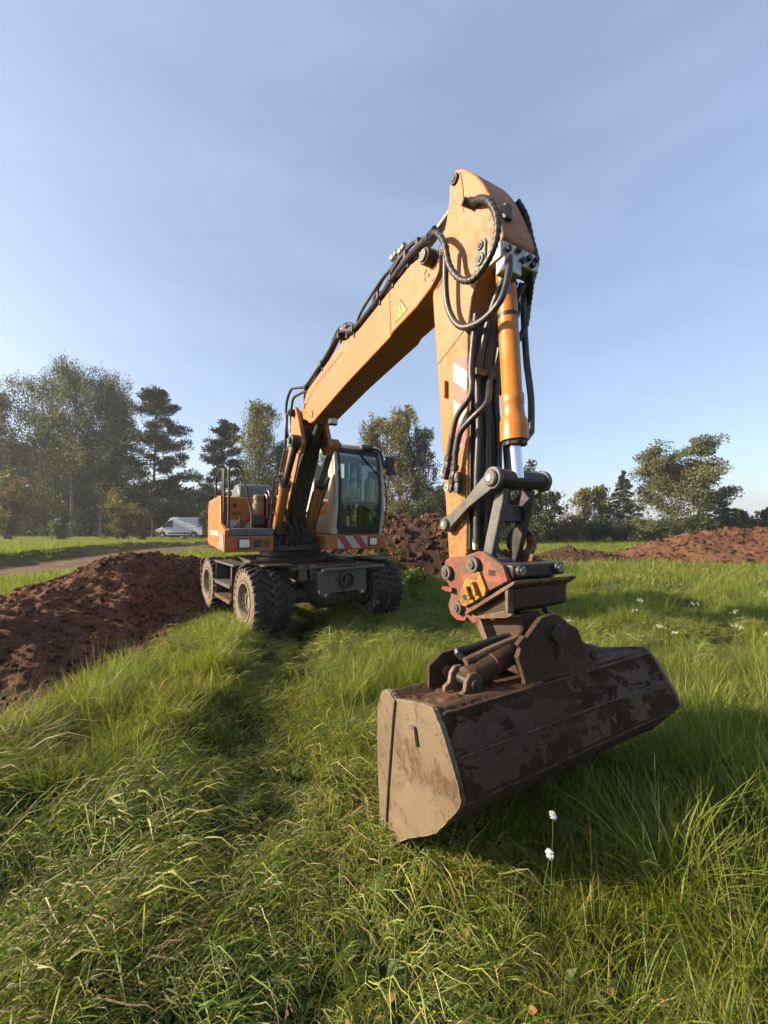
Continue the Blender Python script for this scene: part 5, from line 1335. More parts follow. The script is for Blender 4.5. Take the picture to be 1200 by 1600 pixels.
# tuft kinds
K_TALL, K_MED, K_SHORT, K_LYING, K_SEED, K_WEED, K_FAR, K_BROAD, K_CLOVER, K_STRAW = range(10)
kinds = {}
protos = []
def addk(k, P):
    kinds.setdefault(k, []).append(len(protos)); protos.append(P)
for s_ in range(4):
    addk(K_TALL, proto(*merge([blades(34, 0.09, 0.22, 0.50, 0.15, 0.85, 0.003, 0.0065, 5, 100 + s_, 0.07), blades(20, 0.10, 0.10, 0.25, 0.2, 0.9, 0.002, 0.004, 3, 110 + s_, 0.12)]), M['grass']))
for s_ in range(4):
    addk(K_MED, proto(*merge([blades(44, 0.09, 0.10, 0.28, 0.2, 1.0, 0.002, 0.005, 4, 120 + s_, 0.10), blades(20, 0.10, 0.05, 0.14, 0.3, 1.0, 0.002, 0.004, 3, 130 + s_, 0.15)]), M['grass']))
for s_ in range(3):
    addk(K_SHORT, proto(*blades(60, 0.11, 0.03, 0.11, 0.2, 1.3, 0.002, 0.0045, 3, 140 + s_, 0.20), M['grass']))
for s_ in range(5):
    addk(K_LYING, proto(*merge([blades(60, 0.15, 0.06, 0.26, 0.85, 1.0, 0.0018, 0.0052, 5, 150 + s_, 0.13, comb=0.85, flat=1.0, zmax=0.14), blades(60, 0.15, 0.03, 0.12, 0.5, 1.5, 0.0016, 0.004, 3, 160 + s_, 0.15), blades(12, 0.16, 0.05, 0.14, 0.9, 1.0, 0.002, 0.005, 3, 165 + s_, 0.6, comb=2.5, flat=1.0, zmax=0.12)]), M['grass']))
for s_ in range(3):
    addk(K_SEED, proto(*merge([blades(7, 0.10, 0.40, 0.75, 0.05, 0.4, 0.0016, 0.0022, 5, 170 + s_, 0.75), blades(16, 0.10, 0.2, 0.4, 0.2, 0.8, 0.003, 0.006, 4, 180 + s_, 0.2)]), M['grass']))
for s_ in range(3):
    addk(K_WEED, proto(*merge([rosette(11, 0.06, 0.15, 190 + s_, (0.085, 0.125, 0.035), 0.5, 0.36), rosette(10, 0.03, 0.08, 195 + s_, (0.12, 0.15, 0.07), 1.2), blades(16, 0.10, 0.06, 0.2, 0.3, 1.0, 0.002, 0.005, 3, 198 + s_, 0.1)]), M['grass']))
for s_ in range(3):
    addk(K_FAR, proto(*blades(34, 0.28, 0.14, 0.42, 0.2, 0.9, 0.010, 0.022, 3, 200 + s_, 0.10), M['grass']))

for s_ in range(4):
    addk(K_BROAD, proto(*merge([blades(9, 0.10, 0.18, 0.42, 0.4, 1.2, 0.006, 0.011, 6, 210 + s_, 0.06), blades(22, 0.12, 0.06, 0.2, 0.4, 1.2, 0.003, 0.006, 3, 215 + s_, 0.2), blades(10, 0.14, 0.15, 0.4, 0.9, 1.0, 0.004, 0.009, 5, 218 + s_, 0.25, comb=1.2, flat=1.0, zmax=0.12)]), M['grass']))
for s_ in range(3):
    addk(K_CLOVER, proto(*merge([rosette(26, 0.018, 0.04, 220 + s_, (0.085, 0.13, 0.04), 0.7, 0.75), rosette(8, 0.06, 0.12, 224 + s_, (0.10, 0.14, 0.06), 0.6, 0.22), blades(24, 0.12, 0.04, 0.12, 0.4, 1.4, 0.002, 0.004, 3, 228 + s_, 0.3)]), M['grass']))
for s_ in range(3):
    addk(K_STRAW, proto(*blades(46, 0.16, 0.12, 0.36, 0.9, 1.0, 0.002, 0.0055, 5, 240 + s_, 0.72, comb=0.6, flat=1.0, zmax=0.16), M['grass']))
def standing_height(x, y):
    """how tall the sward stands: mown/flattened = 0, uncut = 1"""
    d, s, _ = seg_dist(x, y, RUT)
    h = np.full(x.shape, 0.55)
    rut = np.exp(-(d / (0.46 + 0.3 * fbm(x * 2.2, y * 2.2, 65, 2))) ** 4)
    left = (s > 0)
    h = np.where(left & (d > 0.45) & (y > 2.25 + 0.25 * fbm(x * 1.5, y * 1.5, 61, 2) * 2), 0.80, h)
    h = np.where(left & (y <= 2.25 + 0.25 * fbm(x * 1.5, y * 1.5, 61, 2) * 2), 0.12, h)
    h = np.where(~left & (y < 1.95) & (x < 0.55 + 0.4 * fbm(x, y * 2, 62, 2)), 0.18, h)
    h = np.where(~left & (y < 1.7) & (x >= 0.3), 0.42, h)
    h = np.where((x > 0.75 + 0.3 * (2.4 - y)) & (y > 1.62 + 0.12 * np.sin(3 * x)), 0.85, h)
    h = np.where((x > 1.15) & (y > 1.25), np.maximum(h, 0.66), h)
    h = np.where((x > 0.38 + 0.15 * np.sin(5 * y)) & (y > 1.46 + 0.08 * np.sin(4 * x)), np.maximum(h, 0.82), h)
    h = np.where((y > 3.0) & (x > -0.4), 0.72, h)
    h = h * (1 - 0.95 * rut)
    d2, _, _ = seg_dist(x, y, RUT2)
    h = h * (1 - 0.6 * np.exp(-(d2 / 0.35) ** 2))
    # flattened under the machine
    h = h * (1 - 0.75 * np.exp(-((x + 1.6) ** 2 + (y - 7.0) ** 2) / 3.0))
    h = h * (0.85 + 0.55 * fbm(x * 0.8, y * 0.8, 63, 3))
    return np.clip(h, 0, 1)

def field(y0, y1, dens, seed, margin=1.35, xmax=1e9):
    r = np.random.default_rng(seed)
    xm = min(y1 * 1.05 * margin, xmax) + 0.6
    n = int(dens * (y1 - y0) * 2 * xm)
    y = y0 + (y1 - y0) * r.random(n); x = (r.random(n) * 2 - 1) * xm
    k = np.abs(x) < y * 1.05 * margin + 0.6
    return x[k], y[k], r
P_, R_, S_, I_ = [], [], [], []
def emit(x, y, r, kind_arr, scale, comb_dir=None, lift=0.0):
    n = len(x)
    z = gz(x, y) - 0.012 + lift
    idx = np.array([kinds[int(k)][int(q * len(kinds[int(k)]))] for k, q in zip(kind_arr, r.random(n) * 0.999)])
    rz = r.random(n) * 2 * PI
    if comb_dir is not None:
        rz = np.where((kind_arr == K_LYING) | (kind_arr == K_STRAW), comb_dir, rz)
    P_.append(np.c_[x, y, z]); R_.append(np.c_[r.normal(0, 0.10, n), r.normal(0, 0.10, n), rz])
    S_.append(np.c_[scale * (0.9 + 0.2 * r.random(n)), scale * (0.9 + 0.2 * r.random(n)), scale]); I_.append(idx)

for (y0, y1, dens, seed) in ((0.75, 2.4, 480, 1), (2.4, 4.2, 360, 2), (4.2, 7.0, 190, 3), (7.0, 12.0, 75, 4)):
    x, y, r = field(y0, y1, dens, seed)
    keep = ~soil_zone(x, y) & ~on_path(x, y)
    keep &= (r.random(len(x)) < 0.78 + 1.3 * fbm(x * 2.2, y * 2.2, 77, 3) + 1.5 * fbm(x * 5.5, y * 5.5, 78, 2))
    x, y = x[keep], y[keep]
    h = standing_height(x, y)
    q = r.random(len(x))
    k = np.where(h > 0.62, np.where(q < 0.60, K_TALL, np.where(q < 0.86, K_MED, np.where(q < 0.92, K_BROAD, np.where(q < 0.96, K_SEED, K_WEED)))),
        np.where(h > 0.32, np.where(q < 0.50, K_MED, np.where(q < 0.62, K_SHORT, np.where(q < 0.74, K_LYING, np.where(q < 0.86, K_BROAD, np.where(q < 0.90, K_TALL, np.where(q < 0.96, K_CLOVER, K_WEED)))))),
        np.where(h > 0.10, np.where(q < 0.46, K_LYING, np.where(q < 0.60, K_MED, np.where(q < 0.71, K_SHORT, np.where(q < 0.82, K_BROAD, np.where(q < 0.92, K_CLOVER, K_WEED))))),
                 np.where(q < 0.30, K_SHORT, np.where(q < 0.50, K_WEED, np.where(q < 0.72, K_CLOVER, K_LYING))))))
    dry = np.exp(-(((x + 2.5) / 0.55) ** 2 + ((y - 2.75) / 0.35) ** 2))
    k = np.where(r.random(len(x)) < dry * 0.45, K_STRAW, k)
    sc = np.where(k == K_TALL, (0.45 + 0.34 * h) * np.where(x > 1.1, 1.35, 1.0), np.where(k == K_MED, 0.65 + 0.45 * h, np.where(k == K_BROAD, 0.75, np.where(k == K_SEED, 0.7, 1.0)))) * (0.75 + 0.5 * r.random(len(x)))
    sc = sc * np.clip(0.95 + 1.3 * fbm(x * 3.0, y * 3.0, 79, 3), 0.5, 1.6)
    rutd, _, _ = seg_dist(x, y, RUT)
    sc = sc * np.where(rutd < 0.40, 0.72, 1.0)
    cd = 0.6 + 2.4 * fbm(x * 1.3, y * 1.3, 88, 2) * 2 + r.normal(0, 0.35, len(x))      # combed by the mower
    emit(x, y, r, k, sc, cd)
for (y0, y1, dens, seed, s0) in ((10.0, 20.0, 22, 5, 1.0), (20.0, 34.0, 9, 6, 1.15), (34.0, 60.0, 3.2, 7, 1.3)):
    x, y, r = field(y0, y1, dens, seed, 1.2)
    keep = ~soil_zone(x, y) & ~on_path(x, y, 1.7)
    for (xs_, ys_, Z_) in (gB, gC, gD, gE):
        ix = np.clip(((x - xs_[0]) / (xs_[1] - xs_[0])).astype(int), 0, len(xs_) - 1); iy = np.clip(((y - ys_[0]) / (ys_[1] - ys_[0])).astype(int), 0, len(ys_) - 1)
        inside = (x > xs_[0]) & (x < xs_[-1]) & (y > ys_[0]) & (y < ys_[-1])
        keep &= ~(inside & (Z_[iy, ix] > gz(x, y) + 0.02) & (r.random(len(x)) < 0.93))
    x, y = x[keep], y[keep]
    sc = s0 * (0.7 + 0.6 * r.random(len(x))) * np.where((x < -6) & (y > 12), 0.55, 1.0)
    emit(x, y, r, np.full(len(x), K_FAR), sc)
grass = scatter('grass', 'tall and mown green grass covering the meadow', 'grass', protos, np.concatenate(P_), np.concatenate(R_), np.concatenate(S_), np.concatenate(I_))

# clods and crumbs on the soil
cl_protos = []
for s_ in range(5):
    r = np.random.default_rng(300 + s_)
    import bmesh
    bm = bmesh.new(); bmesh.ops.create_icosphere(bm, subdivisions=2, radius=1.0)
    me = bpy.data.meshes.new('clod')
    for v in bm.verts:
        n_ = float(fbm(np.array([v.co.x * 1.4 + 9 * s_]), np.array([v.co.y * 1.4 + v.co.z * 2.1]), 310 + s_, 3)[0])
        v.co = v.co * (1 + 1.7 * n_) ; v.co.z *= 0.75
    bm.to_mesh(me); bm.free()
    me.materials.append(M['soil'] if s_ < 3 else M['soil_dark'])
    o = bpy.data.objects.new('clod', me); cl_protos.append(o)
Pc, Sc = [], []
for (xs_, ys_, Z_), n_, s0, s1 in ((bank_grid, 16000, 0.005, 0.040), (gB, 3500, 0.02, 0.12), (gC, 1500, 0.02, 0.09), (gD, 5000, 0.015, 0.10), (gE, 250, 0.02, 0.1)):
    r = np.random.default_rng(int(n_))
    ix = r.integers(1, len(xs_) - 1, n_ * 2); iy = r.integers(1, len(ys_) - 1, n_ * 2)
    x, y, z = xs_[ix] + r.normal(0, 0.02, n_ * 2), ys_[iy] + r.normal(0, 0.02, n_ * 2), Z_[iy, ix]
    k = z > gz(x, y) + 0.015
    x, y, z = x[k][:n_], y[k][:n_], z[k][:n_]
    Pc.append(np.c_[x, y, z]); q = s0 + (s1 - s0) * r.random(len(x)) ** 4
    Sc.append(np.c_[q, q, q])
Pc = np.concatenate(Pc); Sc = np.concatenate(Sc)
scatter('soil_clods', 'loose clods and crumbs of soil on the dug banks', 'soil clods', cl_protos, Pc, rng.random((len(Pc), 3)) * 6.28, Sc, rng.integers(0, 5, len(Pc)))
# ------------------------------------------------------------------ trees and shrubs
def bark(name, c1, c2, scale=6, stretch=0.35):
    t = NT(name)
    n = t.noise(scale, 6, 0.7, 0.4, t.mapv((1, 1, stretch)))
    c = t.mix(t.rng(n, 0.38, 0.62), c1, c2)
    b = t.bsdf(Base_Color=c, Roughness=0.9, Normal=t.bump(n, 0.5, 0.03))
    b.inputs['Specular IOR Level'].default_value = 0.2
    return t.done(b.outputs[0])
M['bark_birch'] = bark('birch_bark', (0.06, 0.05, 0.045), (0.36, 0.34, 0.31), 3, 1.6)
M['bark_pine'] = bark('pine_bark', (0.04, 0.028, 0.022), (0.09, 0.052, 0.034))
M['bark_grey'] = bark('grey_bark', (0.06, 0.055, 0.045), (0.15, 0.13, 0.105))

def cards(P, D, size, r, cols, aspect=0.55):
    """one leaf-sized diamond per point; D = long direction"""
    n = len(P)
    D = D / (np.linalg.norm(D, axis=1, keepdims=True) + 1e-9)
    q = r.normal(size=(n, 3))
    S = np.cross(D, q); S /= (np.linalg.norm(S, axis=1, keepdims=True) + 1e-9)
    L = (size * (0.6 + 0.8 * r.random(n)))[:, None]
    V = np.stack([P - D * L * 0.5, P + S * L * aspect * 0.5, P + D * L * 0.5, P - S * L * aspect * 0.5], axis=1).reshape(-1, 3)
    F = np.arange(n * 4).reshape(-1, 4)
    return V, F, np.repeat(cols, 4, axis=0)

class Wood:
    def __init__(s): s.mb = MB()
    def limb(s, pts, r0, r1, n=6):
        s.mb.tube(pts, r0, n, taper=r1, smooth=2)

def tree(kind, name, label, cat, x, y, H, wid, seed, tones, leaf=0.20, count=9000, base=0.22, group=None, lean=0.0, trunk_r=None, barkm=None, droop=1.0):
    r = np.random.default_rng(seed)
    z0 = float(gz(np.array([x]), np.array([y]))[0]) - 0.1
    root = empty(name, (x, y, z0))
    tag(root, label, cat, group)
    W_ = Wood()
    tr = trunk_r or H * 0.011
    ntr = 7
    tp = []
    for i in range(ntr):
        t = i / (ntr - 1)
        tp.append(Vector((lean * H * t * t + r.normal(0, 0.012 * H) * t, r.normal(0, 0.012 * H) * t, H * 0.97 * t)))
    W_.limb(tp, tr, tr * 0.12, 8)
    def trunk_at(t):
        f = t * (ntr - 1); i = min(int(f), ntr - 2); return tp[i].lerp(tp[i + 1], f - i)
    pts = []; dirs = []; shade = []
    tones = np.array(tones)
    if kind == 'birch':
        count = int(count * 1.5); leaf = leaf * 0.82
        nb = 46
        for b in range(nb):
            t = base + (0.98 - base) * ((b + r.random()) / nb) ** 0.9
            a = r.random() * 2 * PI
            prof = math.sin(PI * min(0.98, ((t - base) / (1 - base)) * 0.80 + 0.16)) ** 0.75
            L = wid * prof * (0.45 + 0.75 * r.random())
            p0 = trunk_at(t); d = Vector((math.cos(a), math.sin(a), 0))
            rise = L * (0.55 + 0.5 * r.random())
            p1 = p0 + d * L * 0.5 + Vector((0, 0, rise * 0.75)); p2 = p0 + d * L + Vector((0, 0, rise * 0.85))
            p2.z = min(p2.z, H * (0.94 + 0.06 * r.random()))
            W_.limb([p0, p1, p2], tr * 0.28 * (1.1 - t), tr * 0.04, 4)
            ns = max(3, int(5 + 11 * L / max(wid, 0.1)))
            m_ = int(count / nb / ns)
            for k in range(ns):
                u = 0.15 + 0.9 * r.random()
                q = (p0 * (1 - u) ** 2 + p1 * 2 * u * (1 - u) + p2 * u * u) if u <= 1 else p2
                q = np.array(q) + r.normal(0, 0.03 * H, 3) * np.array([1, 1, 0.6])
                ll = droop * H * (0.03 + 0.10 * r.random())
                tt = r.random(m_)
                sw = r.normal(0, 0.012 * H, (m_, 3))
                P = q[None] + np.c_[np.zeros(m_), np.zeros(m_), -ll * tt] + sw + np.array([d.x, d.y, 0]) * (0.1 * ll * tt)[:, None]
                pts.append(P); dirs.append(np.c_[r.normal(0, .45, m_), r.normal(0, .45, m_), -np.ones(m_)])
                shade.append(np.full(m_, r.random()))
    elif kind == 'pine':
        nb = 52
        for b in range(nb):
            t = base + (1.0 - base) * ((b + r.random() * 0.8) / nb)
            f = (t - base) / (1 - base)
            a = b * 2.4 + r.normal(0, 0.4)
            L = wid * (1 - f) ** 0.55 * (0.35 + 0.75 * r.random()) * (0.75 + 0.5 * min(1, f * 4)) + 0.25
            p0 = trunk_at(min(t, 0.99)); d = Vector((math.cos(a), math.sin(a), 0))
            p1 = p0 + d * L * 0.55 + Vector((0, 0, L * (-0.02 + 0.2 * r.random()))); p2 = p0 + d * L + Vector((0, 0, L * (-0.05 + 0.45 * r.random())))
            W_.limb([p0, p1, p2], tr * 0.22, tr * 0.05, 4)
            nc = 2 + int(4 * L / wid + r.random() * 2)
            m_ = int(count / nb / 4)
            for k in range(nc):
                u = 0.35 + 0.7 * (k + r.random()) / nc
                q = np.array(p0.lerp(p2, min(u, 1.05))) + np.array([r.normal(0, .14), r.normal(0, .14), r.normal(0, .05)]) * L * 0.5
                rad = H * (0.022 + 0.022 * r.random())
                g = r.normal(size=(m_, 3)); g /= np.linalg.norm(g, axis=1, keepdims=True); rr = r.random(m_) ** 0.45
                P = q[None] + g * rr[:, None] * np.array([rad * 1.5, rad * 1.5, rad * 0.85])
                pts.append(P); dirs.append(g + np.array([0, 0, 0.5])); shade.append(np.full(m_, r.random()))
    elif kind == 'spruce':
        nb = 70
        for b in range(nb):
            f = (b + r.random() * 0.8) / nb
            t = base + (1 - base) * f
            a = b * 2.4 + r.normal(0, 0.3)
            L = wid * (1 - f) ** 0.85 * (0.75 + 0.4 * r.random()) + 0.12
            p0 = trunk_at(min(t, 0.99)); d = Vector((math.cos(a), math.sin(a), 0))
            p1 = p0 + d * L * 0.6 + Vector((0, 0, -0.10 * L)); p2 = p0 + d * L + Vector((0, 0, -0.12 * L))
            W_.limb([p0, p1, p2], tr * 0.14, tr * 0.03, 4)
            m_ = int(count / nb * (0.3 + 1.2 * (1 - f)))
            u = r.random(m_) ** 0.7
            sx = r.normal(0, 0.16, m_) * L * (1.1 - 0.6 * u)
            side_ = np.array([-d.y, d.x, 0])
            P = np.array(p0)[None] + (np.array(p2 - p0)[None]) * u[:, None] + side_[None] * sx[:, None] + np.c_[np.zeros(m_), np.zeros(m_), r.normal(-0.02 * H * 0.3, 0.012 * H, m_)]
            pts.append(P); dirs.append(np.array(d)[None] + side_[None] * np.sign(sx)[:, None] * 0.8 + np.c_[np.zeros((m_, 2)), -0.4 * np.ones(m_)]); shade.append(np.full(m_, r.random()))
    else:                                              # broadleaf: boughs ending in clumps
        nb = 11 if cat != 'poplar' else 17
        for b in range(nb):
            t = base + (0.85 - base) * (b / nb) + 0.08 * r.random()
            a = b * 2.4 + r.normal(0, 0.5)
            up = 0.35 + 0.75 * r.random() + 0.6 * t
            L = wid * (0.65 + 0.55 * r.random()) * (1.0 if t < 0.7 else 0.75)
            p0 = trunk_at(t); d = Vector((math.cos(a), math.sin(a), up)).normalized()
            p2 = p0 + d * L * 1.25
            p2.z = min(p2.z, H * (0.50 + 0.36 * r.random()) + 0.12 * H * (1 - min(1, (Vector((p2.x, p2.y)).length / (1.2 * wid)) ** 2)))
            p1 = p0.lerp(p2, 0.5) + Vector((r.normal(0, .06), r.normal(0, .06), 0.05)) * L
            W_.limb([p0, p1, p2], tr * 0.42, tr * 0.10, 5)
            for k in range(7):
                u = 0.35 + 0.65 * (k + r.random()) / 7
                q0 = p0.lerp(p1, u * 2) if u < 0.5 else p1.lerp(p2, u * 2 - 1)
                dd = Vector((r.normal(), r.normal(), r.normal() * 0.6 + 0.35)).normalized()
                q1 = q0 + dd * wid * (0.20 + 0.22 * r.random())
                W_.limb([q0, q0.lerp(q1, 0.5) + Vector((0, 0, 0.03 * wid)), q1], tr * 0.12, tr * 0.03, 4)
                m_ = int(count / nb / 7 / 2)
                for (c, sc) in ((q1, 1.0), (q0.lerp(q1, 0.55), 0.8)):
                    rad = wid * (0.13 + 0.13 * r.random()) * sc
                    g = r.normal(size=(m_, 3)); g /= np.linalg.norm(g, axis=1, keepdims=True); rr = r.random(m_) ** 0.5
                    P = np.array(c)[None] + g * rr[:, None] * np.array([rad, rad, rad * 0.72])
                    pts.append(P); dirs.append(g + r.normal(0, 0.6, (m_, 3)) + np.array([0, 0, -0.4])); shade.append(np.full(m_, r.random()))
    if kind == 'broad':                                # thin filling leaves between the boughs
        m_ = int(count * 0.32)
        g = r.normal(size=(m_ * 3, 3)); g /= np.linalg.norm(g, axis=1, keepdims=True)
        g = g * (r.random(m_ * 3) ** 0.4)[:, None]
        P = g * np.array([wid * 1.08, wid * 1.08, H * (0.93 - base) * 0.5]) + np.array([lean * H * 0.4, 0, H * (0.93 + base) * 0.5])
        k = fbm(P[:, 0] * 2.2 / wid + seed, P[:, 2] * 2.2 / wid + P[:, 1] * 1.7 / wid, seed, 3) > 0.02
        P = P[k][:m_]
        pts.append(P); dirs.append(r.normal(size=(len(P), 3)) + np.array([0, 0, -0.4])); shade.append(r.random(len(P)))
    P = np.concatenate(pts); D = np.concatenate(dirs); sh = np.concatenate(shade)
    mixv = np.clip(0.65 * sh + 0.35 * r.random(len(P)), 0, 0.999)
    ix = mixv * (len(tones) - 1); i0 = ix.astype(int); f = (ix - i0)[:, None]
    C = tones[i0] * (1 - f) + tones[np.minimum(i0 + 1, len(tones) - 1)] * f
    C = C * (0.70 + 0.30 * r.random((len(P), 1)))
    V, F, C = cards(P, D, leaf, r, C, 0.62 if kind not in ('pine', 'spruce') else 0.28)
    bm_ = barkm or {'birch': 'bark_birch', 'pine': 'bark_pine', 'spruce': 'bark_pine'}.get(kind, 'bark_grey')
    W_.mb.build('trunk', M[bm_], root)
    np_mesh('crown', V, F, M['needle'] if kind in ('pine', 'spruce') else M['leaf'], root, colattr=C)
    return root

def at(px, d):
    return (px - 600) / 600.0 * d
def hgt_at(py, d):
    return 1.6 + (822 - py) / 600.0 * d
BIRCH = [(0.042, 0.056, 0.018), (0.062, 0.078, 0.025), (0.085, 0.095, 0.032), (0.12, 0.115, 0.036)]
BIRCH_Y = [(0.06, 0.07, 0.02), (0.12, 0.115, 0.03), (0.24, 0.18, 0.04)]
PINE = [(0.018, 0.030, 0.014), (0.032, 0.048, 0.020), (0.05, 0.065, 0.026)]
SPRUCE = [(0.028, 0.042, 0.022), (0.045, 0.060, 0.028), (0.065, 0.075, 0.035)]
DARK = [(0.030, 0.042, 0.015), (0.05, 0.065, 0.022), (0.075, 0.08, 0.028)]
POPLAR = [(0.05, 0.065, 0.025), (0.09, 0.10, 0.04), (0.13, 0.13, 0.055), (0.17, 0.15, 0.06)]
AUTUMN = [(0.06, 0.06, 0.018), (0.12, 0.10, 0.025), (0.17, 0.13, 0.035), (0.11, 0.06, 0.025)]
TREES = [
    # kind, label, px, depth, top py, half width m, tones, count, leaf, base
    ('birch', 'tall birch at the far edge of the wood, cut by the picture edge', -12, 50, 598, 4.2, BIRCH, 13000, 0.22, 0.12),
    ('birch', 'tall hazy birch next to the picture edge with the rounded grey crown', 62, 52, 582, 4.4, BIRCH, 14000, 0.22, 0.10),
    ('birch', 'tallest birch in the middle of the left wood', 112, 50, 560, 5.0, BIRCH, 18000, 0.22, 0.10),
    ('birch', 'drooping birch right of the tallest birch in the left wood', 158, 51, 572, 4.6, BIRCH, 15000, 0.22, 0.12),
    ('birch', 'smaller birch touching the big dark pine in the left wood', 186, 50, 612, 2.4, BIRCH, 9000, 0.22, 0.12),
    ('pine', 'dark layered pine standing above the white van', 240, 47, 600, 4.6, PINE, 17000, 0.36, 0.12),
    ('pine', 'slim dark pine left of the golden topped birch', 350, 45, 653, 3.0, PINE, 9000, 0.40, 0.10),
    ('birch', 'golden topped birch behind the excavator handrails', 402, 44, 618, 2.6, BIRCH_Y, 10000, 0.23, 0.12),
    ('birch', 'green birch half hidden behind the lower boom', 440, 46, 688, 2.4, BIRCH, 6000, 0.23, 0.12),
    ('birch', 'slender yellowish birch directly above the cab roof', 586, 41, 646, 1.9, BIRCH_Y, 6500, 0.22, 0.10),
    ('birch', 'pointed birch right of the cab, tallest of its clump', 624, 40, 634, 2.3, BIRCH_Y, 9000, 0.22, 0.08),
    ('birch', 'loose birch between the pointed birch and the stick', 657, 40, 666, 2.0, BIRCH, 7000, 0.22, 0.08),
    ('broad', 'low green tree between the birch clump and the stick', 700, 38, 742, 2.2, DARK, 5000, 0.22, 0.06),
    ('broad', 'dark leafy tree just right of the stick and bucket cylinder', 815, 33, 735, 2.7, DARK, 8000, 0.22, 0.05),
    ('birch', 'thin pale birch, left one of the pair beside the spruce', 914, 45, 760, 1.5, BIRCH_Y, 4500, 0.20, 0.05),
    ('birch', 'thin pale birch, right one of the pair beside the spruce', 938, 45, 757, 1.4, BIRCH_Y, 4500, 0.20, 0.05),
    ('spruce', 'dense blue green spruce left of the spreading poplar', 974, 42, 732, 2.7, SPRUCE, 9000, 0.30, 0.02),
    ('broad', 'wide spreading poplar with leaning branches behind the right mound', 1058, 40, 690, 4.4, POPLAR, 21000, 0.20, 0.12),
    ('pine', 'dark bushy pine right of the spreading poplar', 1118, 44, 768, 2.0, PINE, 5000, 0.34, 0.05),
    ('pine', 'small dark pine far right above the soil mound', 1156, 46, 796, 1.5, PINE, 3000, 0.32, 0.05),
    ('pine', 'dark pine at the very right edge of the picture', 1206, 42, 792, 1.7, PINE, 3500, 0.32, 0.05),
]
for i, (kind, label, px, d, top, wd, tones, cnt, lf, bs) in enumerate(TREES):
    nm = {'birch': 'birch_tree', 'pine': 'pine_tree', 'spruce': 'spruce_tree', 'broad': 'broadleaf_tree'}[kind]
    tree(kind, nm, label, 'tree', at(px, d), d, hgt_at(top, d), wd * (1.12 if px < 230 else 1.0), 500 + i * 7, tones, lf, int(cnt * (1.4 if px < 230 else 1.35)), bs,
         droop=1.0 if d > 42 else 0.8)
# darker trees filling the wood behind
BACK = [(-30, 62, 660), (20, 60, 668), (55, 64, 640), (98, 61, 676), (140, 63, 655), (178, 60, 690), (212, 62, 752), (262, 64, 742), (300, 78, 765), (328, 80, 752), (430, 60, 735), (470, 62, 728), (510, 58, 742), (548, 60, 735), (690, 62, 768), (735, 60, 758), (770, 58, 765)]
blabels = ['cut by the left picture edge behind the birches', 'first from the picture edge', 'second from the picture edge', 'third from the picture edge', 'fourth from the picture edge', 'fifth from the picture edge', 'behind the big dark pine', 'right behind the white van roof', 'far pale one between the van and the slim pine', 'far pale one touching the slim pine', 'behind the lower boom', 'behind the cab left corner', 'behind the cab glass', 'behind the cab right corner', 'behind the stick left edge', 'behind the lower stick', 'behind the bucket cylinder rod']
for i, (px, d, top) in enumerate(BACK):
    tree('broad', 'broadleaf_tree', 'dense dark background tree, ' + blabels[i], 'tree', at(px, d), d, hgt_at(top, d), 3.6 if px < 280 else 3.0, 900 + i * 5, DARK if i not in (8, 9) else BIRCH_Y, 0.40, 8500, 0.03, 'dark trees of the background wood')
# shrubs
def shrub(name, label, x, y, H, wid, seed, tones, leaf=0.13, count=3500, stems=7, cat='shrub', group=None):
    r = np.random.default_rng(seed)
    z0 = float(gz(np.array([x]), np.array([y]))[0]) - 0.05
    root = empty(name, (x, y, z0)); tag(root, label, cat, group)
    W_ = Wood(); pts = []; dirs = []; sh = []
    tones = np.array(tones)
    for s_ in range(stems):
        a = r.random() * 6.28; L = wid * (0.3 + 0.7 * r.random()); h = H * (0.55 + 0.45 * r.random()) if s_ else H
        p0 = Vector((r.normal(0, .08) * wid, r.normal(0, .08) * wid, 0)); p2 = Vector((math.cos(a) * L * 0.8, math.sin(a) * L * 0.8, h * 0.95)); p1 = p0.lerp(p2, 0.5) + Vector((0, 0, 0.08 * H))
        W_.limb([p0, p1, p2], 0.03 + 0.01 * H, 0.008, 5)
        nk = 9; m_ = int(count / stems / nk)
        for k in range(nk):
            u = 0.12 + 0.9 * (k + r.random()) / nk
            q = np.array(p0.lerp(p1, min(u * 2, 1)) if u < 0.5 else p1.lerp(p2, min(u * 2 - 1, 1.0))) + r.normal(0, 0.17 * wid, 3) * np.array([1, 1, 0.7])
            rad = wid * (0.12 + 0.16 * r.random())
            g = r.normal(size=(m_, 3)); g /= np.linalg.norm(g, axis=1, keepdims=True)
            P = q[None] + g * (r.random(m_) ** 0.5)[:, None] * rad
            P[:, 2] = np.maximum(P[:, 2], 0.03)
            pts.append(P); dirs.append(g + r.normal(0, 0.6, (m_, 3))); sh.append(np.full(m_, r.random()))
    P = np.concatenate(pts); D = np.concatenate(dirs); s2 = np.concatenate(sh)
    ix = np.clip(0.6 * s2 + 0.4 * r.random(len(P)), 0, 0.999) * (len(tones) - 1); i0 = ix.astype(int); f = (ix - i0)[:, None]
    C = (tones[i0] * (1 - f) + tones[np.minimum(i0 + 1, len(tones) - 1)] * f) * (0.75 + 0.5 * r.random((len(P), 1)))
    V, F, C = cards(P, D, leaf, r, C, 0.6)
    W_.mb.build('stem', M['bark_grey'], root)
    np_mesh('crown', V, F, M['leaf'], root, colattr=C)
    return root
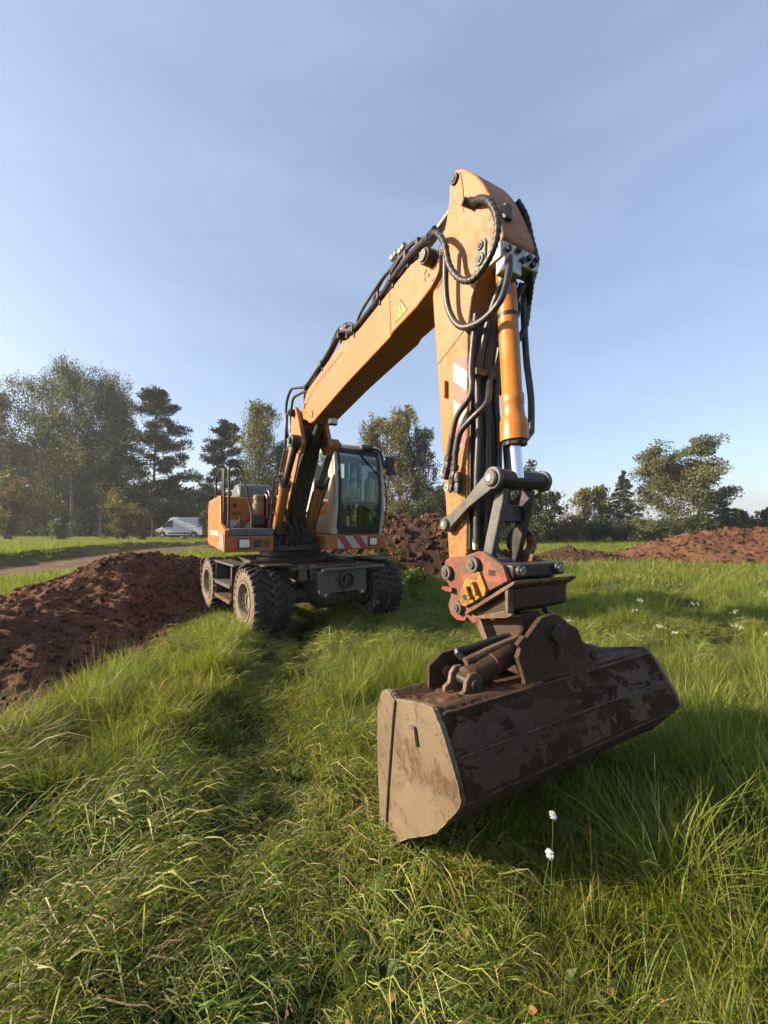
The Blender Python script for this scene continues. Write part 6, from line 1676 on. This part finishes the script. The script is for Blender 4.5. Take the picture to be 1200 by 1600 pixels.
SHR = [
    ('golden brown leafy bush at the left picture edge', 14, 36, 730, 2.2, AUTUMN, 5200, 0.16),
    ('yellow autumn bush in front of the dark wood left of the van', 192, 37, 768, 2.3, [(0.08, 0.085, 0.018), (0.16, 0.145, 0.03), (0.22, 0.18, 0.04)], 5200, 0.16),
    ('small brownish bush between the yellow bush and the van', 222, 38, 800, 1.4, AUTUMN, 2000, 0.15),
    ('rounded dark green bush behind the van front', 262, 52, 790, 2.6, DARK, 3000, 0.24),
    ('wide low olive bush right of the leafy tree by the stick', 862, 34, 806, 2.0, [(0.05, 0.055, 0.018), (0.10, 0.085, 0.025), (0.15, 0.09, 0.03)], 4000, 0.16),
    ('brown tinged bush in the middle of the right hedge', 890, 35, 801, 2.1, [(0.06, 0.055, 0.02), (0.13, 0.09, 0.03), (0.17, 0.08, 0.03)], 4000, 0.16),
    ('dark bush below the pair of thin birches', 925, 36, 808, 2.1, DARK, 4000, 0.17),
    ('dark bush under the spruce', 965, 36, 812, 2.2, DARK, 4000, 0.17),
    ('olive bush under the spreading poplar left side', 1010, 37, 806, 2.4, POPLAR, 4500, 0.17),
    ('dark bush under the spreading poplar trunk', 1050, 37, 812, 2.2, DARK, 4000, 0.17),
    ('dark bush between the poplar and the bushy pine', 1092, 38, 806, 2.2, DARK, 4000, 0.17),
    ('low bush behind the stick foot', 780, 30, 806, 2.0, DARK, 4000, 0.16),
    ('tangled bush behind the bucket linkage', 838, 31, 800, 1.8, DARK, 3600, 0.16),
    ('low bush at the foot of the birch clump', 640, 37, 782, 2.6, DARK, 4500, 0.18),
    ('bush behind the cab right pillar', 600, 37, 786, 2.4, DARK, 4000, 0.18),
    ('bush at the foot of the golden topped birch', 395, 41, 790, 2.8, DARK, 3800, 0.2),
    ('bush at the foot of the slim dark pine', 345, 42, 788, 2.6, DARK, 3800, 0.2),
]
for i, (lb, px, d, top, wd, tones, cnt, lf) in enumerate(SHR):
    shrub('shrub', lb, at(px, d), d, hgt_at(top, d), wd, 1300 + i * 3, tones, lf, cnt)
# sapling tied to a stake
sp = shrub('sapling', 'small green sapling tied to a short stake on the left meadow', at(95, 33), 33, 2.0, 1.5, 1401, [(0.06, 0.08, 0.02), (0.12, 0.14, 0.035)], 0.15, 1500, 5, 'sapling')
m = MB(); m.cyl((0.35, 0, 0.0), (0.35, 0, 1.0), 0.035, n=8); m.build('stake', M['bark_grey'], sp)
# green weeds growing under the cab side, and plants on the heap behind
for i, (lb, x, y, h_, w_) in enumerate((('bright green weed clump behind the right front tyre', 0.05, 9.2, 1.05, 0.7), ('bright green weed clump under the cab', -0.75, 9.4, 0.95, 0.6), ('small green weed clump at the foot of the dark heap', 0.75, 10.2, 0.55, 0.5))):
    shrub('weed_clump', lb, x, y, h_, w_, 1500 + i, [(0.07, 0.11, 0.02), (0.13, 0.17, 0.03), (0.17, 0.19, 0.04)], 0.075, 1400, 8, 'weeds')

# undergrowth: the dark tangle along the foot of the wood, one uncountable mass
r = np.random.default_rng(77)
Pl, Dl, Cl = [], [], []
for (pxa, pxb, d, h0, h1, n_) in ((-120, 345, 56, 3.0, 6.0, 26000), (320, 720, 55, 2.0, 4.5, 14000), (700, 1260, 50, 1.2, 2.6, 16000)):
    px = pxa + (pxb - pxa) * r.random(n_); dd = d + 5 * (r.random(n_) - 0.5) * 2
    xx = (px - 600) / 600 * dd
    top = h0 + (h1 - h0) * (0.5 + fbm(xx * 0.22, xx * 0 + d, 55, 4) * 1.3)
    zz = top * r.random(n_) ** 0.75 * (1 + 0.12 * r.normal(size=n_))
    Pl.append(np.c_[xx, dd, gz(xx, dd) + np.maximum(zz, 0.05)]); Dl.append(r.normal(size=(n_, 3)))
    cc = np.array(DARK)[r.integers(0, 3, n_)] * (0.6 + 0.7 * r.random((n_, 1))); Cl.append(cc)
V, F, C = cards(np.concatenate(Pl), np.concatenate(Dl), 0.38, r, np.concatenate(Cl), 0.65)
ug = np_mesh('undergrowth', V, F, M['leaf'], colattr=C)
tag(ug, 'dark tangled undergrowth along the foot of the far wood', 'undergrowth', kind='stuff')
# ------------------------------------------------------------------ white van parked by the wood
vd = 46.0
vx = at(287, vd)
VAN = empty('delivery_van', (vx, vd, float(gz(np.array([vx]), np.array([vd]))[0])), 0.0)
tag(VAN, 'white high roofed delivery van parked side-on in front of the dark wood', 'van')
# local: x to the rear (front is at -x), y away from the viewer
body = [(-2.72, 0.42), (-2.80, 0.62), (-2.76, 0.86), (-2.62, 1.06), (-2.10, 1.24), (-1.28, 2.08), (-1.02, 2.36), (-0.60, 2.46), (2.60, 2.46), (2.72, 2.38), (2.76, 0.50), (2.72, 0.36), (2.28, 0.36)]
def arch(cx, r_=0.43, n=10):
    return [(cx + r_ * math.cos(a), 0.36 + r_ * math.sin(a)) for a in np.linspace(0, PI, n)]
body = body + arch(1.72) + arch(-1.95)[0:] + [(-2.45, 0.36)]
m = MB(); m.prism(body, -0.98, 0.98); vb = m.build('body', M['van'], VAN, 0.06, seg=3)
win = [(-1.95, 1.30), (-1.30, 1.98), (-1.12, 2.10), (-0.78, 2.10), (-0.78, 1.32)]
m = MB(); m.prism(win, -0.992, -0.985); m.build('cab_window', M['van_glass'], VAN)
m = MB(); m.add([(-2.13, -0.80, 1.27), (-2.13, 0.80, 1.27), (-1.25, 0.78, 2.14), (-1.25, -0.78, 2.14)], [(0, 1, 2, 3)]); ws = m.build('windscreen', M['van_glass'], VAN)
ws.location = (-0.03, 0, 0.03)
m = MB(); m.bx(-1.32, 1.22, -0.995, -0.985, 0.50, 0.68); m.build('side_moulding', M['black'], VAN, 0.01)
for z in (1.30, 1.62):
    m = MB(); m.bx(-0.62, 2.6, -0.991, -0.984, z - 0.012, z + 0.012); m.build('body_crease', plain('van_crease', (0.40, 0.43, 0.48), 0.4), VAN)
for x in (-0.72, -2.02, 0.62):
    m = MB(); m.bx(x - 0.008, x + 0.008, -0.990, -0.984, 0.55, 2.12 if x > -1 else 1.25); m.build('door_seam', M['black'], VAN)
m = MB(); m.bx(-0.95, -0.82, -1.0, -0.985, 1.17, 1.21); m.build('door_handle', M['black'], VAN)
m = MB(); m.box((-1.78, -1.07, 1.34), (0.14, 0.16, 0.28)); m.build('mirror', M['black'], VAN, 0.03)
m = MB(); m.prism([(-2.80, 0.40), (-2.84, 0.46), (-2.84, 0.74), (-2.78, 0.80), (-2.42, 0.80), (-2.40, 0.42)], -0.99, 0.99); m.build('bumper', M['black'], VAN, 0.03)
for y in (-0.80, 0.80):
    m = MB(); m.prism([(-2.79, 0.84), (-2.70, 1.02), (-2.36, 1.17), (-2.40, 1.0)], y - 0.19, y + 0.19); m.build('headlight', M['white_lamp'], VAN, 0.02)
m = MB(); m.bx(2.74, 2.78, -0.97, -0.83, 0.9, 1.4); m.build('tail_lamp', M['red_lamp'], VAN, 0.01)
m = MB(); m.bx(-2.3, 2.5, -0.9, 0.9, 0.30, 0.40); m.build('underbody', M['black'], VAN)
for x in (-1.95, 1.72):
    for y in (-0.86, 0.86):
        s_ = -1 if y < 0 else 1
        m = MB(); m.lathe([(0.20, 0), (0.33, 0.02), (0.345, 0.2), (0.345, 0.8), (0.33, 1.0), (0.2, 1.0)], (x, y - 0.11, 0.345), (x, y + 0.11, 0.345), 26); wv = m.build('wheel', M['black'], VAN)
        m = MB(); m.lathe([(0.02, 0.6), (0.12, 1.0), (0.19, 0.6), (0.21, 1.0), (0.21, 0.4)], (x, y + s_ * 0.05, 0.345), (x, y + s_ * 0.125, 0.345), 22); m.build('rim', M['zinc'], wv)

# boulder on the verge in front of the van
bx_, by_ = at(287, 41), 41.0
m = MB()
import bmesh
bm = bmesh.new(); bmesh.ops.create_icosphere(bm, subdivisions=3, radius=0.34)
for v in bm.verts:
    n_ = float(fbm(np.array([v.co.x * 4]), np.array([v.co.y * 4 + v.co.z * 5]), 77, 3)[0]); v.co *= 1 + 0.8 * n_; v.co.z *= 0.8
me = bpy.data.meshes.new('boulder'); bm.to_mesh(me); bm.free()
bo = finish('boulder', me, M['bark_grey'])
bo.location = (bx_, by_, float(gz(np.array([bx_]), np.array([by_]))[0]) + 0.15)
tag(bo, 'small grey boulder on the verge in front of the van', 'boulder')

# ------------------------------------------------------------------ flowers and fallen leaves
def daisy(name, label, x, y, h, size, tilt, seed, group=None):
    r = np.random.default_rng(seed)
    z0 = float(gz(np.array([x]), np.array([y]))[0])
    root = empty(name, (x, y, z0)); tag(root, label, 'flower', group)
    top = Vector((r.normal(0, .03), -0.04, h))
    m = MB(); m.tube([(0, 0.02, 0), (r.normal(0, .02), 0.0, h * 0.5), top], 0.0014, 6); m.build('stem', M['stalk'], root)
    n = Vector((tilt[0], tilt[1], 1.0)).normalized(); x_ = n.orthogonal().normalized(); y_ = n.cross(x_)
    m = MB(); m.lathe([(size * 0.22, 0), (size * 0.27, 0.4), (size * 0.18, 0.85), (0.001, 1.0)], top, top + n * size * 0.16, 14); m.build('disc', M['disc'], root)
    for k in range(15):
        a = 2 * PI * k / 15 + r.normal(0, .08)
        d = x_ * math.cos(a) + y_ * math.sin(a); s_ = n.cross(d); L = size * (0.85 + 0.25 * r.random())
        b = top + d * size * 0.18; w_ = size * 0.13; dp = n * (-0.22 * L * r.random())
        V = [b - s_ * w_ * .5, b + s_ * w_ * .5, b + d * L * .5 + s_ * w_ + n * L * .05, b + d * L * .85 + s_ * w_ * .6 + dp, b + d * L * .85 - s_ * w_ * .6 + dp, b + d * L * .5 - s_ * w_ + n * L * .05]
        m = MB(); m.add(V, [(0, 1, 2, 5), (5, 2, 3, 4)]); m.build('petal', M['petal'], root)
    return root
daisy('daisy', 'upper one of two white daisies in the bucket shadow', 0.615, 1.50, 0.55, 0.0155, (0.3, -0.7), 1)
daisy('daisy', 'lower one of two white daisies in the bucket shadow', 0.585, 1.45, 0.44, 0.016, (0.1, -0.9), 2)
def yarrow(label, x, y, h, seed, n=8, w=0.022, group='white umbel flowers in the right meadow'):
    r = np.random.default_rng(seed)
    z0 = float(gz(np.array([x]), np.array([y]))[0])
    root = empty('yarrow_flower', (x, y, z0)); tag(root, label, 'flower', group)
    m = MB()
    st_ = MB(); st_.tube([(0, 0, 0), (r.normal(0, .02), 0, h * 0.5), (0, 0, h * 0.8)], 0.002, 5)
    m = MB()
    for k in range(n):
        c = Vector((r.normal(0, w), r.normal(0, w), h + r.normal(0, w * 0.45)))
        st_.tube([(0, 0, h * 0.78), c], 0.0009, 4, smooth=0)
        for q in range(5):
            p = c + Vector((r.normal(0, .006), r.normal(0, .006), r.normal(0, .003)))
            V = [p + Vector((0.0045 * math.cos(a), 0.0045 * math.sin(a), 0.002 * (k % 2))) for a in np.linspace(0, 2 * PI, 6)[:-1]]
            m.add(V + [p + Vector((0, 0, 0.006))], [(i, (i + 1) % 5, 5) for i in range(5)])
    st_.build('stem', M['stalk'], root); m.build('flower_head', M['umbel'], root)
r = np.random.default_rng(5)
for k in range(26):
    d = 2.9 + 5.0 * r.random(); px = 930 + 300 * r.random() if k > 5 else 880 + 120 * r.random()
    yarrow('small white umbel flower in the tall grass right of the bucket', at(px, d), d, 0.38 + 0.22 * r.random(), 50 + k)
yarrow('single white umbel flower in front of the right front tyres', at(590, 6.0), 6.0, 0.42, 99, 10, 0.035, None)
# dry leaves in the foreground
lv = MB()
nL = 7
for i in range(nL):
    t = i / (nL - 1); w_ = math.sin(PI * min(1, t * 0.93 + 0.04)) * 0.5
    z_ = 0.12 * math.sin(3 * t)
    lv.v += [(-w_, t * 1.5 - 0.75, z_ + 0.25 * w_), (0, t * 1.5 - 0.75, z_), (w_, t * 1.5 - 0.75, z_ + 0.32 * w_)]
lv.f = [(3 * i + k, 3 * i + k + 1, 3 * i + k + 4, 3 * i + k + 3) for i in range(nL - 1) for k in range(2)]
leaf0 = lv.build('fallen_leaf', M['dryleaf'])
tag(leaf0, 'curled dry brown leaf lying on the mown foreground grass', 'leaf', 'fallen leaves in the foreground grass')
r = np.random.default_rng(9)
spots = [(at(px, d), d) for px, d in ((720, 1.55), (735, 1.36), (660, 1.22), (400, 1.40), (470, 1.30), (520, 1.24), (560, 1.26), (830, 1.22), (860, 1.25), (1010, 1.30), (1130, 1.38), (950, 1.33), (310, 1.55), (190, 1.62), (100, 1.35), (330, 1.30), (240, 1.75), (610, 1.32), (650, 1.42), (1090, 1.45), (540, 1.9), (430, 1.85), (690, 1.25), (800, 1.35))]
for i, (x, y) in enumerate(spots):
    o = leaf0 if i == 0 else leaf0.copy()
    if i: COL.objects.link(o)
    s_ = 0.011 + 0.015 * r.random()
    o.location = (x + r.normal(0, .03), y + r.normal(0, .03), float(gz(np.array([x]), np.array([y]))[0]) + 0.045 + 0.05 * r.random())
    o.rotation_euler = (r.normal(0, .6), r.normal(0, .6), r.random() * 6.28); o.scale = (s_, s_, s_)

# ------------------------------------------------------------------ morning haze in the air
m = MB(); m.bx(-720, 720, -130, 1000, -3.0, 34.0)
hz_o = m.build('haze', None, smooth=False)
hm = bpy.data.materials.new('thin_haze'); hm.use_nodes = True
hm.node_tree.nodes.clear()
ho = hm.node_tree.nodes.new('ShaderNodeOutputMaterial'); hv = hm.node_tree.nodes.new('ShaderNodeVolumePrincipled')
hv.inputs['Color'].default_value = (0.90, 0.94, 1.0, 1); hv.inputs['Density'].default_value = 0.00065; hv.inputs['Anisotropy'].default_value = 0.2
hm.node_tree.links.new(hv.outputs[0], ho.inputs['Volume'])
hz_o.data.materials.append(hm)
tag(hz_o, 'thin pale haze hanging in the air before the wood', 'haze', kind='stuff')
